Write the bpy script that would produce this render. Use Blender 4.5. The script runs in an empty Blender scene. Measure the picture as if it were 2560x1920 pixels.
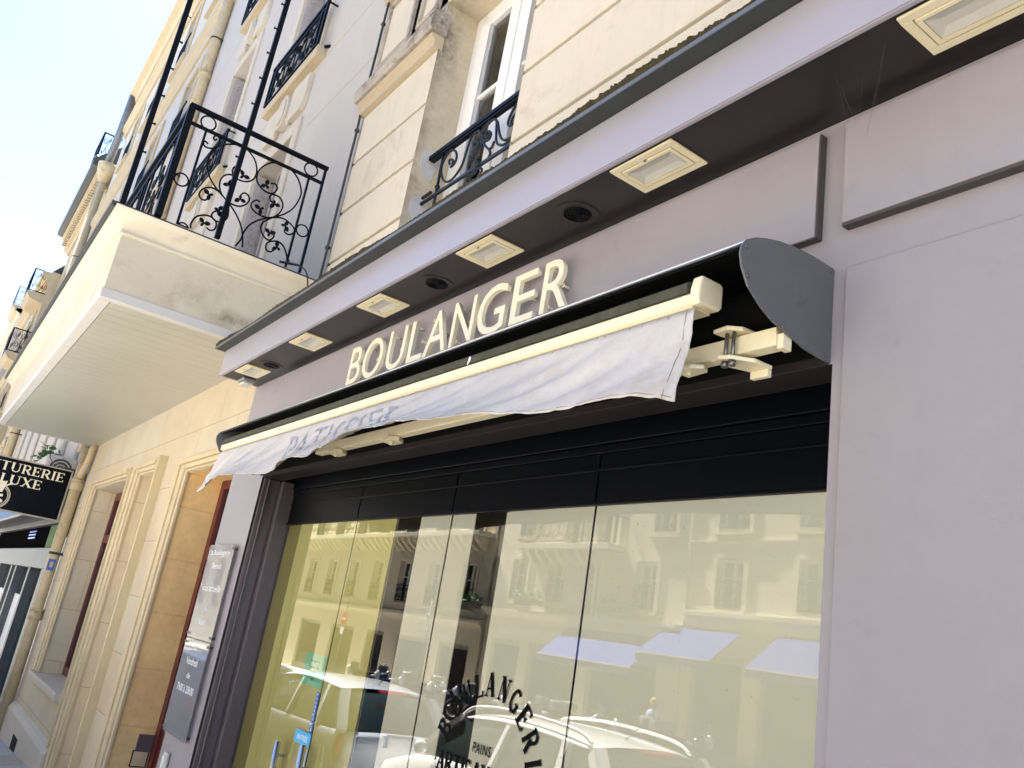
import bpy, bmesh, math, random
from mathutils import Vector, Matrix, noise as mnoise
random.seed(7)
rad = math.radians
scene = bpy.context.scene
COL = scene.collection

# ------------------------------------------------------------------ camera
CAM_R = ((0.58204471, 0.79781899, 0.15719035),
         (-0.15726277, 0.30010216, -0.94085446),
         (-0.79780472, 0.52289918, 0.3001401))
cd = bpy.data.cameras.new('camera'); cam = bpy.data.objects.new('camera', cd); COL.objects.link(cam)
cd.sensor_width = 36.0; cd.lens = 36.0 * 2100.5 / 2560.0
cd.clip_start = 0.02; cd.clip_end = 3000
M = Matrix.Identity(4)
for i in range(3):
    M[i][0] = CAM_R[0][i]; M[i][1] = -CAM_R[1][i]; M[i][2] = -CAM_R[2][i]
M[0][3], M[1][3], M[2][3] = 0.0, -2.1, 1.65
cam.matrix_world = M
scene.camera = cam

# ------------------------------------------------------------------ sky and sun
SUN = Vector((-0.58, 0.09, 0.80)).normalized()
EL = math.asin(SUN.z); AZ = math.atan2(SUN.x, SUN.y)
world = bpy.data.worlds.new('World'); scene.world = world; world.use_nodes = True
wn = world.node_tree; wn.nodes.clear()
sky = wn.nodes.new('ShaderNodeTexSky'); sky.sky_type = 'NISHITA'; sky.sun_disc = False
sky.sun_elevation = EL; sky.sun_rotation = AZ; sky.air_density = 0.45; sky.dust_density = 0.12; sky.ozone_density = 1.0
bg = wn.nodes.new('ShaderNodeBackground'); bg.inputs['Strength'].default_value = 0.055
wo = wn.nodes.new('ShaderNodeOutputWorld')
wn.links.new(sky.outputs[0], bg.inputs[0]); wn.links.new(bg.outputs[0], wo.inputs[0])
sl = bpy.data.lights.new('sun', 'SUN'); sl.energy = 5.0; sl.angle = rad(0.5); sl.color = (1.0, 0.96, 0.90)
so = bpy.data.objects.new('sun', sl); COL.objects.link(so)
so.rotation_euler = SUN.to_track_quat('Z', 'Y').to_euler()
scene.view_settings.view_transform = 'Standard'; scene.view_settings.look = 'None'
scene.view_settings.gamma = 1.0; scene.view_settings.exposure = 3.6
scene.cycles.max_bounces = 10; scene.cycles.diffuse_bounces = 5; scene.cycles.glossy_bounces = 4
scene.cycles.transparent_max_bounces = 12
scene.cycles.caustics_reflective = False; scene.cycles.caustics_refractive = False
scene.cycles.use_denoising = True

# ------------------------------------------------------------------ materials
MATS = {}
def mat(name, col, rough=0.6, metal=0.0, var=0.0, scale=3.0, bump=0.0, bscale=40.0, spec=0.5, streak=0.0, dirt=None, coat=0.0):
    """Principled material in world coordinates: slow colour variation, fine bump, vertical streaks, dirt patches."""
    if name in MATS: return MATS[name]
    m = bpy.data.materials.new(name); m.use_nodes = True; MATS[name] = m
    nt = m.node_tree; n = nt.nodes; L = nt.links; b = n['Principled BSDF']
    b.inputs['Roughness'].default_value = rough; b.inputs['Metallic'].default_value = metal
    b.inputs['Specular IOR Level'].default_value = spec; b.inputs['Coat Weight'].default_value = coat
    geo = n.new('ShaderNodeNewGeometry'); src = geo.outputs['Position']
    out = None
    rgb = n.new('ShaderNodeRGB'); rgb.outputs[0].default_value = (*col, 1); out = rgb.outputs[0]
    def mixmul(a, fac, colr):
        mx = n.new('ShaderNodeMix'); mx.data_type = 'RGBA'; mx.blend_type = 'MULTIPLY'
        L.new(fac, mx.inputs[0]); L.new(a, mx.inputs[6]); mx.inputs[7].default_value = (*colr, 1); return mx.outputs[2]
    def noise(sc, vec=None, det=5, rg=0.6, dist=0.0):
        t = n.new('ShaderNodeTexNoise'); t.inputs['Scale'].default_value = sc; t.inputs['Detail'].default_value = det
        t.inputs['Roughness'].default_value = rg; t.inputs['Distortion'].default_value = dist
        L.new(vec if vec else src, t.inputs['Vector']); return t.outputs['Fac']
    def ramp(f, a, b_):
        r = n.new('ShaderNodeMapRange'); r.inputs[1].default_value = a; r.inputs[2].default_value = b_; L.new(f, r.inputs[0]); return r.outputs[0]
    if var:
        out = mixmul(out, ramp(noise(scale), 0.35, 0.75), tuple(1 - var * k for k in (0.9, 1.0, 1.15)))
        out = mixmul(out, ramp(noise(scale * 9), 0.45, 0.8), (1 - var * .5,) * 3)
    if streak:
        mp = n.new('ShaderNodeMapping'); mp.inputs['Scale'].default_value = (14, 14, 0.7); L.new(src, mp.inputs[0])
        out = mixmul(out, ramp(noise(1.0, mp.outputs[0], 4), 0.5, 0.8), (1 - streak, 1 - streak, 1 - streak * 1.1))
    if dirt:
        dcol, lo, hi, ds = dirt
        out = mixmul(out, ramp(noise(ds, None, 8, 0.7, 0.4), lo, hi), dcol)
    L.new(out, b.inputs['Base Color'])
    if bump:
        bp = n.new('ShaderNodeBump'); bp.inputs['Strength'].default_value = bump; bp.inputs['Distance'].default_value = 0.01
        L.new(noise(bscale, None, 6, 0.65), bp.inputs['Height']); L.new(bp.outputs[0], b.inputs['Normal'])
    return m

def seam_mat(name, col, mortar, bw, bh, var=0.15, rough=0.85, msize=0.006, off=(0, 0), patch=(0.86, 0.72, 0.5), axis_y=False, bump=0.3):
    """Ashlar: brick texture laid over x (or y) and z, each block a little different, with blotches."""
    m = mat(name, col, rough=rough, var=var, scale=1.7, bump=bump, bscale=60)
    nt = m.node_tree; n = nt.nodes; L = nt.links; b = n['Principled BSDF']
    base = b.inputs['Base Color'].links[0].from_socket
    geo = n.new('ShaderNodeNewGeometry'); sp = n.new('ShaderNodeSeparateXYZ'); L.new(geo.outputs['Position'], sp.inputs[0])
    ad = n.new('ShaderNodeMath'); ad.operation = 'ADD'; L.new(sp.outputs['X'], ad.inputs[0]); L.new(sp.outputs['Y'], ad.inputs[1])
    cb = n.new('ShaderNodeCombineXYZ'); L.new(ad.outputs[0], cb.inputs[0]); L.new(sp.outputs['Z'], cb.inputs[1])
    mp = n.new('ShaderNodeMapping'); mp.inputs['Location'].default_value = (off[0], off[1], 0); L.new(cb.outputs[0], mp.inputs[0])
    br = n.new('ShaderNodeTexBrick'); L.new(mp.outputs[0], br.inputs['Vector'])
    br.inputs['Color1'].default_value = (1, 1, 1, 1); br.inputs['Color2'].default_value = (*patch, 1)
    br.inputs['Mortar'].default_value = (*mortar, 1); br.inputs['Scale'].default_value = 1.0
    br.inputs['Mortar Size'].default_value = msize; br.inputs['Mortar Smooth'].default_value = 0.4
    br.inputs['Brick Width'].default_value = bw; br.inputs['Row Height'].default_value = bh; br.inputs['Bias'].default_value = -0.35
    mx = n.new('ShaderNodeMix'); mx.data_type = 'RGBA'; mx.blend_type = 'MULTIPLY'; mx.inputs[0].default_value = 1.0
    L.new(base, mx.inputs[6]); L.new(br.outputs['Color'], mx.inputs[7]); L.new(mx.outputs[2], b.inputs['Base Color'])
    return m

def glass_mat(name, tint=(1, 1, 1), gain=1.9, rough=0.0, ior=1.5, bump=0.0):
    """Architectural double-glazed pane: straight-through plus a mirror coat by Fresnel (two faces)."""
    m = bpy.data.materials.new(name); m.use_nodes = True; MATS[name] = m
    nt = m.node_tree; n = nt.nodes; n.clear(); L = nt.links
    o = n.new('ShaderNodeOutputMaterial'); mx = n.new('ShaderNodeMixShader'); t = n.new('ShaderNodeBsdfTransparent'); g = n.new('ShaderNodeBsdfGlossy')
    f = n.new('ShaderNodeFresnel'); f.inputs[0].default_value = ior
    mu = n.new('ShaderNodeMath'); mu.operation = 'MULTIPLY'; mu.use_clamp = True; mu.inputs[1].default_value = gain
    t.inputs[0].default_value = (*tint, 1); g.inputs['Roughness'].default_value = rough
    L.new(f.outputs[0], mu.inputs[0]); L.new(mu.outputs[0], mx.inputs[0]); L.new(t.outputs[0], mx.inputs[1]); L.new(g.outputs[0], mx.inputs[2]); L.new(mx.outputs[0], o.inputs[0])
    if bump:
        tn = n.new('ShaderNodeTexNoise'); tn.inputs['Scale'].default_value = 1.3; tn.inputs['Detail'].default_value = 1
        ge = n.new('ShaderNodeNewGeometry'); L.new(ge.outputs['Position'], tn.inputs['Vector'])
        bp = n.new('ShaderNodeBump'); bp.inputs['Strength'].default_value = bump; bp.inputs['Distance'].default_value = 0.01
        L.new(tn.outputs['Fac'], bp.inputs['Height']); L.new(bp.outputs[0], g.inputs['Normal'])
    return m

MAUVE = mat('mauve_panel_paint', (0.322, 0.288, 0.302), rough=0.45, var=0.07, scale=1.2, streak=0.015, bump=0.10, bscale=130, spec=0.4, dirt=((0.80, 0.77, 0.74), 0.60, 0.8, 2.6))
MAUVE_F = mat('mauve_fascia_paint', (0.355, 0.33, 0.365), rough=0.35, var=0.05, scale=1.0, bump=0.04, bscale=20, spec=0.5)
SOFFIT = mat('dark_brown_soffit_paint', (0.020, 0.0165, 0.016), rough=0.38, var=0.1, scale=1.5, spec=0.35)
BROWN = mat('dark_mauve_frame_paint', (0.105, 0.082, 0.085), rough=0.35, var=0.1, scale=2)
MAUVE_SHADE = mat('mauve_painted_shade', (0.024, 0.018, 0.0185), rough=0.5, var=0.15, scale=3, spec=0.25)  # mauve paint darkened to carry the shade under the awning
EDGE = mat('panel_edge_dark_brown', (0.06, 0.048, 0.045), rough=0.6)
BLACKM = mat('black_gloss_metal', (0.0018, 0.0024, 0.0036), rough=0.4, spec=0.08)
BLACKI = mat('black_interior', (0.004, 0.004, 0.004), rough=0.8, spec=0.1)
LEAD = mat('zinc_flashing', (0.19, 0.20, 0.21), rough=0.45, metal=0.5, var=0.25, scale=5, bump=0.2, bscale=30)
ZINC_D = mat('dark_zinc', (0.034, 0.038, 0.037), rough=0.6, var=0.3, scale=6)
MOSS = mat('moss', (0.060, 0.048, 0.013), rough=1.0, var=0.75, scale=22, bump=1.0, bscale=90)
STONE_A = mat('cream_render', (0.66, 0.575, 0.44), rough=0.9, var=0.06, scale=1.5, bump=0.35, bscale=70, streak=0.08, dirt=((0.74, 0.69, 0.61), 0.56, 0.74, 1.9))
GROOVE = mat('groove_dark_render', (0.19, 0.135, 0.075), rough=0.95, var=0.4, scale=8)  # much darker and blotchier than the courses
SOOT = mat('sooty_cornice_stone', (0.47, 0.41, 0.33), rough=0.95, var=0.3, scale=3, bump=0.5, bscale=50, dirt=((0.22, 0.19, 0.17), 0.50, 0.66, 4.0))
REVEAL_A = mat('stained_reveal_render', (0.55, 0.47, 0.34), rough=0.95, var=0.25, scale=2.5, bump=0.4, bscale=55, dirt=((0.55, 0.46, 0.40), 0.55, 0.72, 2.4))
STUCCO = mat('white_stucco', (0.51, 0.47, 0.415), rough=0.9, var=0.05, scale=1.2, bump=0.35, bscale=14, streak=0.05)
TRIMW = mat('cream_white_trim', (0.56, 0.50, 0.40), rough=0.85, var=0.08, scale=2, bump=0.2, bscale=40, streak=0.04)
TRIMC = mat('cream_trim', (0.50, 0.41, 0.27), rough=0.85, var=0.12, scale=2, bump=0.2, bscale=40, streak=0.08)
CANOPY = mat('cream_box_render', (0.60, 0.53, 0.40), rough=0.9, var=0.10, scale=1.6, bump=0.25, bscale=40, dirt=((0.72, 0.68, 0.62), 0.57, 0.75, 1.8))
TEALED = mat('pale_grey_trim_paint', (0.56, 0.53, 0.475), rough=0.5, var=0.08, scale=3)
IRON = mat('black_wrought_iron', (0.0016, 0.0024, 0.0045), rough=0.45, spec=0.12)
IRONG = mat('grey_black_iron', (0.006, 0.0075, 0.010), rough=0.38, spec=0.3)
SHUT = mat('grey_metal_shutter', (0.40, 0.36, 0.34), rough=0.6, var=0.12, scale=3)
STONE_B = seam_mat('ochre_ashlar', (0.595, 0.51, 0.37), (0.62, 0.55, 0.45), 1.25, 0.60, off=(0.35, 0.22), var=0.14, msize=0.005, patch=(1.0, 0.9, 0.78))
STONE_R = seam_mat('ochre_reveal_ashlar', (0.86, 0.60, 0.27), (0.9, 0.85, 0.8), 3.0, 0.54, off=(0.8, 0.16), var=0.30, msize=0.010, patch=(1.05, 1.0, 0.95))
STONE_N = seam_mat('tan_reveal_ashlar', (0.74, 0.61, 0.42), (0.72, 0.65, 0.55), 3.0, 0.75, off=(0.8, 0.3), var=0.15, msize=0.006, patch=(0.95, 0.92, 0.88))
ARCHI = mat('ochre_moulding', (0.62, 0.50, 0.31), rough=0.85, var=0.15, scale=3, bump=0.2, bscale=50)
FINM = mat('yellow_fin_paint', (0.60, 0.49, 0.29), rough=0.7, var=0.12, scale=2)
RED = mat('dark_red_door_paint', (0.12, 0.016, 0.012), rough=0.45, var=0.15, scale=3)
PIPE = mat('cream_pipe_paint', (0.55, 0.44, 0.27), rough=0.55, var=0.2, scale=5, dirt=((0.30, 0.20, 0.12), 0.60, 0.68, 7.0))
SIGNC = mat('cream_sign_enamel', (0.80, 0.73, 0.54), rough=0.4)
LAMPC = mat('cream_lamp_trim', (0.80, 0.70, 0.46), rough=0.45, var=0.08, scale=8)
LAMPG = mat('frosted_lamp_glass', (0.58, 0.56, 0.48), rough=0.25, var=0.1, scale=10)
AWNC = mat('cream_awning_metal', (0.84, 0.74, 0.50), rough=0.4, var=0.08, scale=5)
AWND = mat('mossy_awning_gasket', (0.075, 0.075, 0.045), rough=0.9, var=0.5, scale=18, bump=0.5, bscale=60)
ALU = mat('brushed_grey_alu', (0.42, 0.44, 0.47), rough=0.3, metal=0.85, var=0.1, scale=6)
PLATE = mat('grey_end_plate', (0.115, 0.115, 0.115), rough=0.45, var=0.12, scale=6, dirt=((0.7, 0.7, 0.68), 0.6, 0.7, 9))
CASIN = mat('cassette_shade_black', (0.004, 0.004, 0.004), rough=0.9, spec=0.1)  # black stands for the shade inside the cassette
BOLT = mat('steel_bolt', (0.2, 0.19, 0.17), rough=0.35, metal=0.9)
CLOTH = mat('white_awning_cloth', (0.62, 0.575, 0.53), rough=0.95, var=0.14, scale=5, bump=0.15, bscale=300, spec=0.1, dirt=((0.84, 0.77, 0.66), 0.52, 0.72, 3.0))
CLOTHT = mat('grey_cloth_lettering', (0.33, 0.33, 0.345), rough=0.9)
STITCH = mat('brown_stitch', (0.20, 0.15, 0.10), rough=0.9)
WINW = mat('white_window_paint', (0.80, 0.77, 0.72), rough=0.4, var=0.04, scale=6)
CURT = mat('net_curtain', (0.80, 0.80, 0.80), rough=0.9, var=0.15, scale=3)
BEIGE = mat('beige_window_film', (0.84, 0.81, 0.70), rough=0.8, var=0.04, scale=1.0, dirt=((0.20, 0.16, 0.12), 0.665, 0.68, 70))
OLIVE = mat('olive_yellow_screen', (0.76, 0.70, 0.27), rough=0.7, var=0.06, scale=1.0)
OLIVED = mat('olive_side_screen', (0.26, 0.22, 0.03), rough=0.7)
GLASS = glass_mat('shopfront_glass', (0.98, 1.0, 0.97), gain=1.9, bump=0.012)
GLASSW = glass_mat('window_glass', (0.95, 0.97, 0.97), gain=1.6)
PLEXI = glass_mat('clear_acrylic', (0.9, 0.9, 0.92), gain=0.55, rough=0.02, bump=0.03)
_n = PLEXI.node_tree.nodes; _l = PLEXI.node_tree.links; _d = _n.new('ShaderNodeBsdfDiffuse'); _d.inputs[0].default_value = (.38, .38, .395, 1); _m = _n.new('ShaderNodeMixShader'); _m.inputs[0].default_value = .5
_t = [q for q in _n if q.type == 'BSDF_TRANSPARENT'][0]; _x = [q for q in _n if q.type == 'MIX_SHADER' and q != _m][0]
_l.new(_t.outputs[0], _m.inputs[1]); _l.new(_d.outputs[0], _m.inputs[2]); _l.new(_m.outputs[0], _x.inputs[1])
STEEL = mat('polished_steel', (0.6, 0.6, 0.6), rough=0.18, metal=1.0)
WHITE = mat('white_print', (0.85, 0.85, 0.85), rough=0.6)
BLACKP = mat('black_print', (0.0012, 0.0012, 0.0014), rough=0.6, spec=0.05)
BLUE = mat('blue_label', (0.02, 0.12, 0.42), rough=0.4)
CYAN = mat('light_blue_label', (0.05, 0.42, 0.78), rough=0.4)
GREENP = mat('mint_paper', (0.32, 0.80, 0.52), rough=0.7)
NOTE = mat('pale_blue_notice', (0.55, 0.66, 0.72), rough=0.6)
ASPH = mat('asphalt', (0.20, 0.195, 0.19), rough=0.9, var=0.3, scale=2, bump=0.5, bscale=80)
PAVE = seam_mat('pavement_slabs', (0.47, 0.455, 0.43), (0.5, 0.5, 0.5), 0.9, 0.6, var=0.2)
KERB = mat('granite_kerb', (0.36, 0.35, 0.34), rough=0.8, var=0.3, scale=20)
OPPS = mat('sunlit_cream_stone', (0.72, 0.66, 0.50), rough=0.9, var=0.1, scale=1.0, bump=0.2, bscale=20)
OPPG = mat('sunlit_grey_stone', (0.62, 0.58, 0.46), rough=0.9, var=0.12, scale=1.0)
DGLASS = mat('dark_window_glass', (0.012, 0.014, 0.016), rough=0.06, spec=0.6)
SHOPD = mat('dark_shopfront_wood', (0.22, 0.21, 0.17), rough=0.5)
AWBL = mat('blue_canvas', (0.012, 0.045, 0.26), rough=0.9)
GREEN = mat('leaf_green', (0.05, 0.16, 0.03), rough=0.7, var=0.5, scale=20)
DULLG = mat('dull_dark_glass', (0.006, 0.006, 0.007), rough=1.0, spec=0.0)
WEB = mat('dusty_thread', (0.16, 0.15, 0.14), rough=1.0, spec=0.0)
DEEPG = mat('shop_glass_green', (0.010, 0.03, 0.022), rough=0.12, spec=0.8)
SILV = mat('silver_shop_metal', (0.11, 0.113, 0.115), rough=0.5, metal=0.0, var=0.15, scale=4)
SIGNB = mat('navy_black_sign', (0.0012, 0.002, 0.005), rough=0.3, spec=0.10)
SIGNF = mat('sign_frame_champagne', (0.42, 0.36, 0.27), rough=0.4, metal=0.3)
RUBBER = mat('tyre_rubber', (0.02, 0.02, 0.02), rough=0.85)
CARW = mat('white_car_paint', (0.80, 0.80, 0.80), rough=0.2, coat=0.8)
CARD = mat('dark_car_paint', (0.012, 0.03, 0.085), rough=0.2, coat=0.8)
CARG = mat('silver_car_paint', (0.42, 0.46, 0.52), rough=0.25, metal=0.0, coat=0.8)
CARGL = mat('car_glass', (0.02, 0.03, 0.03), rough=0.03, spec=0.9)
TAIL = mat('red_tail_lens', (0.55, 0.02, 0.015), rough=0.2)
REDS = mat('red_sign_enamel', (0.65, 0.05, 0.03), rough=0.4)
SKIN = mat('skin', (0.55, 0.33, 0.22), rough=0.6)
HAIR = mat('blond_hair', (0.55, 0.36, 0.12), rough=0.8)
SHIRT = mat('light_blue_shirt', (0.25, 0.38, 0.62), rough=0.9)
TROUS = mat('grey_trousers', (0.10, 0.10, 0.11), rough=0.9)

# ------------------------------------------------------------------ helpers
def tag(o, label=None, cat=None, group=None, kind=None):
    if label: o['label'] = label
    if cat: o['category'] = cat
    if group: o['group'] = group
    if kind: o['kind'] = kind
    return o
def thing(name, label, cat, loc=(0, 0, 0), group=None):
    o = bpy.data.objects.new(name, None); COL.objects.link(o); o.location = loc; o.empty_display_size = 0.1
    return tag(o, label, cat, group)
class MB:
    """collects world-space geometry; build() links it as ONE mesh object"""
    def __init__(self): self.v = []; self.f = []; self.sm = []
    def add(self, vs, fs, smooth=False):
        k = len(self.v); self.v += [tuple(p) for p in vs]
        for f in fs: self.f.append(tuple(i + k for i in f)); self.sm.append(smooth)
        return self
    def box(self, x0, x1, y0, y1, z0, z1):
        vs = [(x, y, z) for x in (x0, x1) for y in (y0, y1) for z in (z0, z1)]
        return self.add(vs, [(0, 1, 3, 2), (4, 6, 7, 5), (0, 4, 5, 1), (2, 3, 7, 6), (0, 2, 6, 4), (1, 5, 7, 3)])
    def quad(self, a, b, c, d): return self.add([a, b, c, d], [(0, 1, 2, 3)])
    def prism_x(self, prof, x0, x1, smooth=False):       # profile in (y,z)
        n = len(prof); vs = [(x0, p[0], p[1]) for p in prof] + [(x1, p[0], p[1]) for p in prof]
        self.add(vs, [tuple(range(n))[::-1], tuple(range(n, 2 * n))])
        self.add(vs, [(i, (i + 1) % n, n + (i + 1) % n, n + i) for i in range(n)], smooth); return self
    def prism_y(self, prof, y0, y1, smooth=False):       # profile in (x,z)
        n = len(prof); vs = [(p[0], y0, p[1]) for p in prof] + [(p[0], y1, p[1]) for p in prof]
        self.add(vs, [tuple(range(n)), tuple(range(n, 2 * n))[::-1]])
        self.add(vs, [((i + 1) % n, i, n + i, n + (i + 1) % n) for i in range(n)], smooth); return self
    def prism_z(self, prof, z0, z1):       # profile in (x,y)
        n = len(prof); vs = [(p[0], p[1], z0) for p in prof] + [(p[0], p[1], z1) for p in prof]
        self.add(vs, [tuple(range(n))[::-1], tuple(range(n, 2 * n))] + [(i, (i + 1) % n, n + (i + 1) % n, n + i) for i in range(n)]); return self
    def tube(self, pts, r, seg=6, closed=False):
        pts = [Vector(p) for p in pts]; n = len(pts); rings = []
        rr = r if isinstance(r, (list, tuple)) else [r] * n
        up = None
        for i, p in enumerate(pts):
            if closed: d = pts[(i + 1) % n] - pts[i - 1]
            else: d = pts[min(i + 1, n - 1)] - pts[max(i - 1, 0)]
            if d.length < 1e-9: d = Vector((0, 0, 1))
            d.normalize()
            if up is None: up = Vector((0, 0, 1)) if abs(d.z) < 0.9 else Vector((1, 0, 0))
            a = d.cross(up)
            if a.length < 1e-4: a = d.cross(Vector((0.3, 1, 0.2)))
            a.normalize(); b = d.cross(a); up = -b if False else up
            up = a.cross(d)
            rings.append([p + (a * math.cos(2 * math.pi * k / seg) + up * math.sin(2 * math.pi * k / seg)) * rr[i] for k in range(seg)])
        vs = [q for r_ in rings for q in r_]; fs = []
        m = n if closed else n - 1
        for i in range(m):
            j = (i + 1) % n
            for k in range(seg): fs.append((i * seg + k, i * seg + (k + 1) % seg, j * seg + (k + 1) % seg, j * seg + k))
        self.add(vs, fs, seg > 5)
        if not closed: self.add(rings[0], [tuple(range(seg))[::-1]]); self.add(rings[-1], [tuple(range(seg))])
        return self
    def bar(self, a, b, w, h=None): # rectangular bar between two points
        a = Vector(a); b = Vector(b); d = (b - a).normalized(); h = h or w
        up = Vector((0, 0, 1)) if abs(d.z) < 0.9 else Vector((1, 0, 0))
        s = d.cross(up).normalized() * w / 2; u = s.cross(d).normalized() * h / 2
        vs = [p + q for p in (a, b) for q in (-s - u, s - u, s + u, -s + u)]
        return self.add(vs, [(0, 1, 2, 3), (7, 6, 5, 4), (0, 4, 5, 1), (1, 5, 6, 2), (2, 6, 7, 3), (3, 7, 4, 0)])
    def ball(self, c, r, seg=8, sc=(1, 1, 1)):
        vs = []; fs = []; h = seg // 2 + 1
        for i in range(h + 1):
            t = math.pi * i / h
            for k in range(seg): a = 2 * math.pi * k / seg; vs.append((c[0] + r * sc[0] * math.sin(t) * math.cos(a), c[1] + r * sc[1] * math.sin(t) * math.sin(a), c[2] + r * sc[2] * math.cos(t)))
        for i in range(h):
            for k in range(seg): fs.append((i * seg + k, (i + 1) * seg + k, (i + 1) * seg + (k + 1) % seg, i * seg + (k + 1) % seg))
        return self.add(vs, fs, True)
    def build(self, name, m, parent=None, bevel=0.0):
        me = bpy.data.meshes.new(name); me.from_pydata(self.v, [], self.f); me.update()
        for p, s in zip(me.polygons, self.sm): p.use_smooth = s
        bm = bmesh.new(); bm.from_mesh(me); bmesh.ops.remove_doubles(bm, verts=bm.verts, dist=1e-6)
        if not getattr(self, 'keep', False): bmesh.ops.recalc_face_normals(bm, faces=bm.faces)
        bm.to_mesh(me); bm.free()
        o = bpy.data.objects.new(name, me); COL.objects.link(o); me.materials.append(m)
        if parent is not None:
            o.parent = parent
            off = Vector((0, 0, 0)); q = parent
            while q is not None: off += q.location; q = q.parent
            me.transform(Matrix.Translation(-off))
        if bevel:
            b = o.modifiers.new('bevel', 'BEVEL'); b.width = bevel; b.segments = 2; b.limit_method = 'ANGLE'; b.angle_limit = rad(40)
        return o
def smooth_path(pts, sub=4, closed=False):
    P = [Vector(p) for p in pts]; n = len(P); out = []
    rng = range(n if closed else n - 1)
    for i in rng:
        p0 = P[i - 1] if (i > 0 or closed) else P[0]; p1 = P[i]; p2 = P[(i + 1) % n]; p3 = P[(i + 2) % n] if (i + 2 < n or closed) else P[-1]
        for k in range(sub):
            t = k / sub
            out.append(0.5 * ((2 * p1) + (-p0 + p2) * t + (2 * p0 - 5 * p1 + 4 * p2 - p3) * t * t + (-p0 + 3 * p1 - 3 * p2 + p3) * t ** 3))
    if not closed: out.append(P[-1])
    return out
def copy_tree(o, parent=None):
    c = o.copy(); COL.objects.link(c); c.parent = parent
    for ch in [q for q in bpy.data.objects if q.parent == o]: copy_tree(ch, c)
    return c
def wall_open(mb, x0, x1, z0, z1, y, ops, depth=0.0):
    """wall sheet in plane y (facing -y) with rectangular openings (x0,x1,z0,z1,depth)"""
    xs = sorted({x0, x1, *[v for o in ops for v in o[:2] if x0 < v < x1]}); zs = sorted({z0, z1, *[v for o in ops for v in o[2:4] if z0 < v < z1]})
    for i in range(len(xs) - 1):
        for j in range(len(zs) - 1):
            cx = (xs[i] + xs[i + 1]) / 2; cz = (zs[j] + zs[j + 1]) / 2
            if any(o[0] < cx < o[1] and o[2] < cz < o[3] for o in ops): continue
            mb.quad((xs[i], y, zs[j]), (xs[i + 1], y, zs[j]), (xs[i + 1], y, zs[j + 1]), (xs[i], y, zs[j + 1]))
    mb.keep = True
def reveal(mb, a, b, c, d, y0, y1, bottom=True):
    mb.quad((a, y0, c), (a, y1, c), (a, y1, d), (a, y0, d)); mb.quad((b, y0, c), (b, y1, c), (b, y1, d), (b, y0, d))
    mb.quad((a, y0, d), (b, y0, d), (b, y1, d), (a, y1, d))
    if bottom: mb.quad((a, y0, c), (b, y0, c), (b, y1, c), (a, y1, c))
def text_mesh(txt, size=1.0, extrude=0.0, bold=0.0, spacing=1.0, res=4):
    cu = bpy.data.curves.new('txt', 'FONT'); cu.body = txt; cu.size = size; cu.extrude = extrude; cu.offset = bold; cu.space_character = spacing; cu.resolution_u = res
    ob = bpy.data.objects.new('txt', cu); COL.objects.link(ob)
    bpy.context.view_layer.update()
    me = bpy.data.meshes.new_from_object(ob.evaluated_get(bpy.context.evaluated_depsgraph_get()))
    bpy.data.objects.remove(ob); bpy.data.curves.remove(cu); return me
def text_obj(name, txt, m, parent, fit, mapf, extrude=0.0, bold=0.0, subdiv=0, spacing=1.0):
    """fit=(u0,u1,v0,v1): text box scaled into that rectangle; mapf(u,v,w)->world"""
    me = text_mesh(txt, 1.0, extrude, bold, spacing)
    xs = [v.co.x for v in me.vertices]; ys = [v.co.y for v in me.vertices]
    u0, u1, v0, v1 = fit; sx = (u1 - u0) / (max(xs) - min(xs)); sy = (v1 - v0) / (max(ys) - min(ys)); ax, ay = min(xs), min(ys)
    if subdiv:
        bm = bmesh.new(); bm.from_mesh(me)
        for _ in range(subdiv):
            es = [e for e in bm.edges if e.calc_length() > 0.12]
            if es: bmesh.ops.subdivide_edges(bm, edges=es, cuts=1)
            bmesh.ops.triangulate(bm, faces=bm.faces)
        bm.to_mesh(me); bm.free()
    off = Vector((0, 0, 0)); q = parent
    while q is not None: off += q.location; q = q.parent
    for v in me.vertices: v.co = Vector(mapf(u0 + (v.co.x - ax) * sx, v0 + (v.co.y - ay) * sy, v.co.z)) - off
    me.materials.clear(); me.materials.append(m)
    for p in me.polygons: p.material_index = 0
    o = bpy.data.objects.new(name, me); COL.objects.link(o); o.parent = parent; return o

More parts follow.
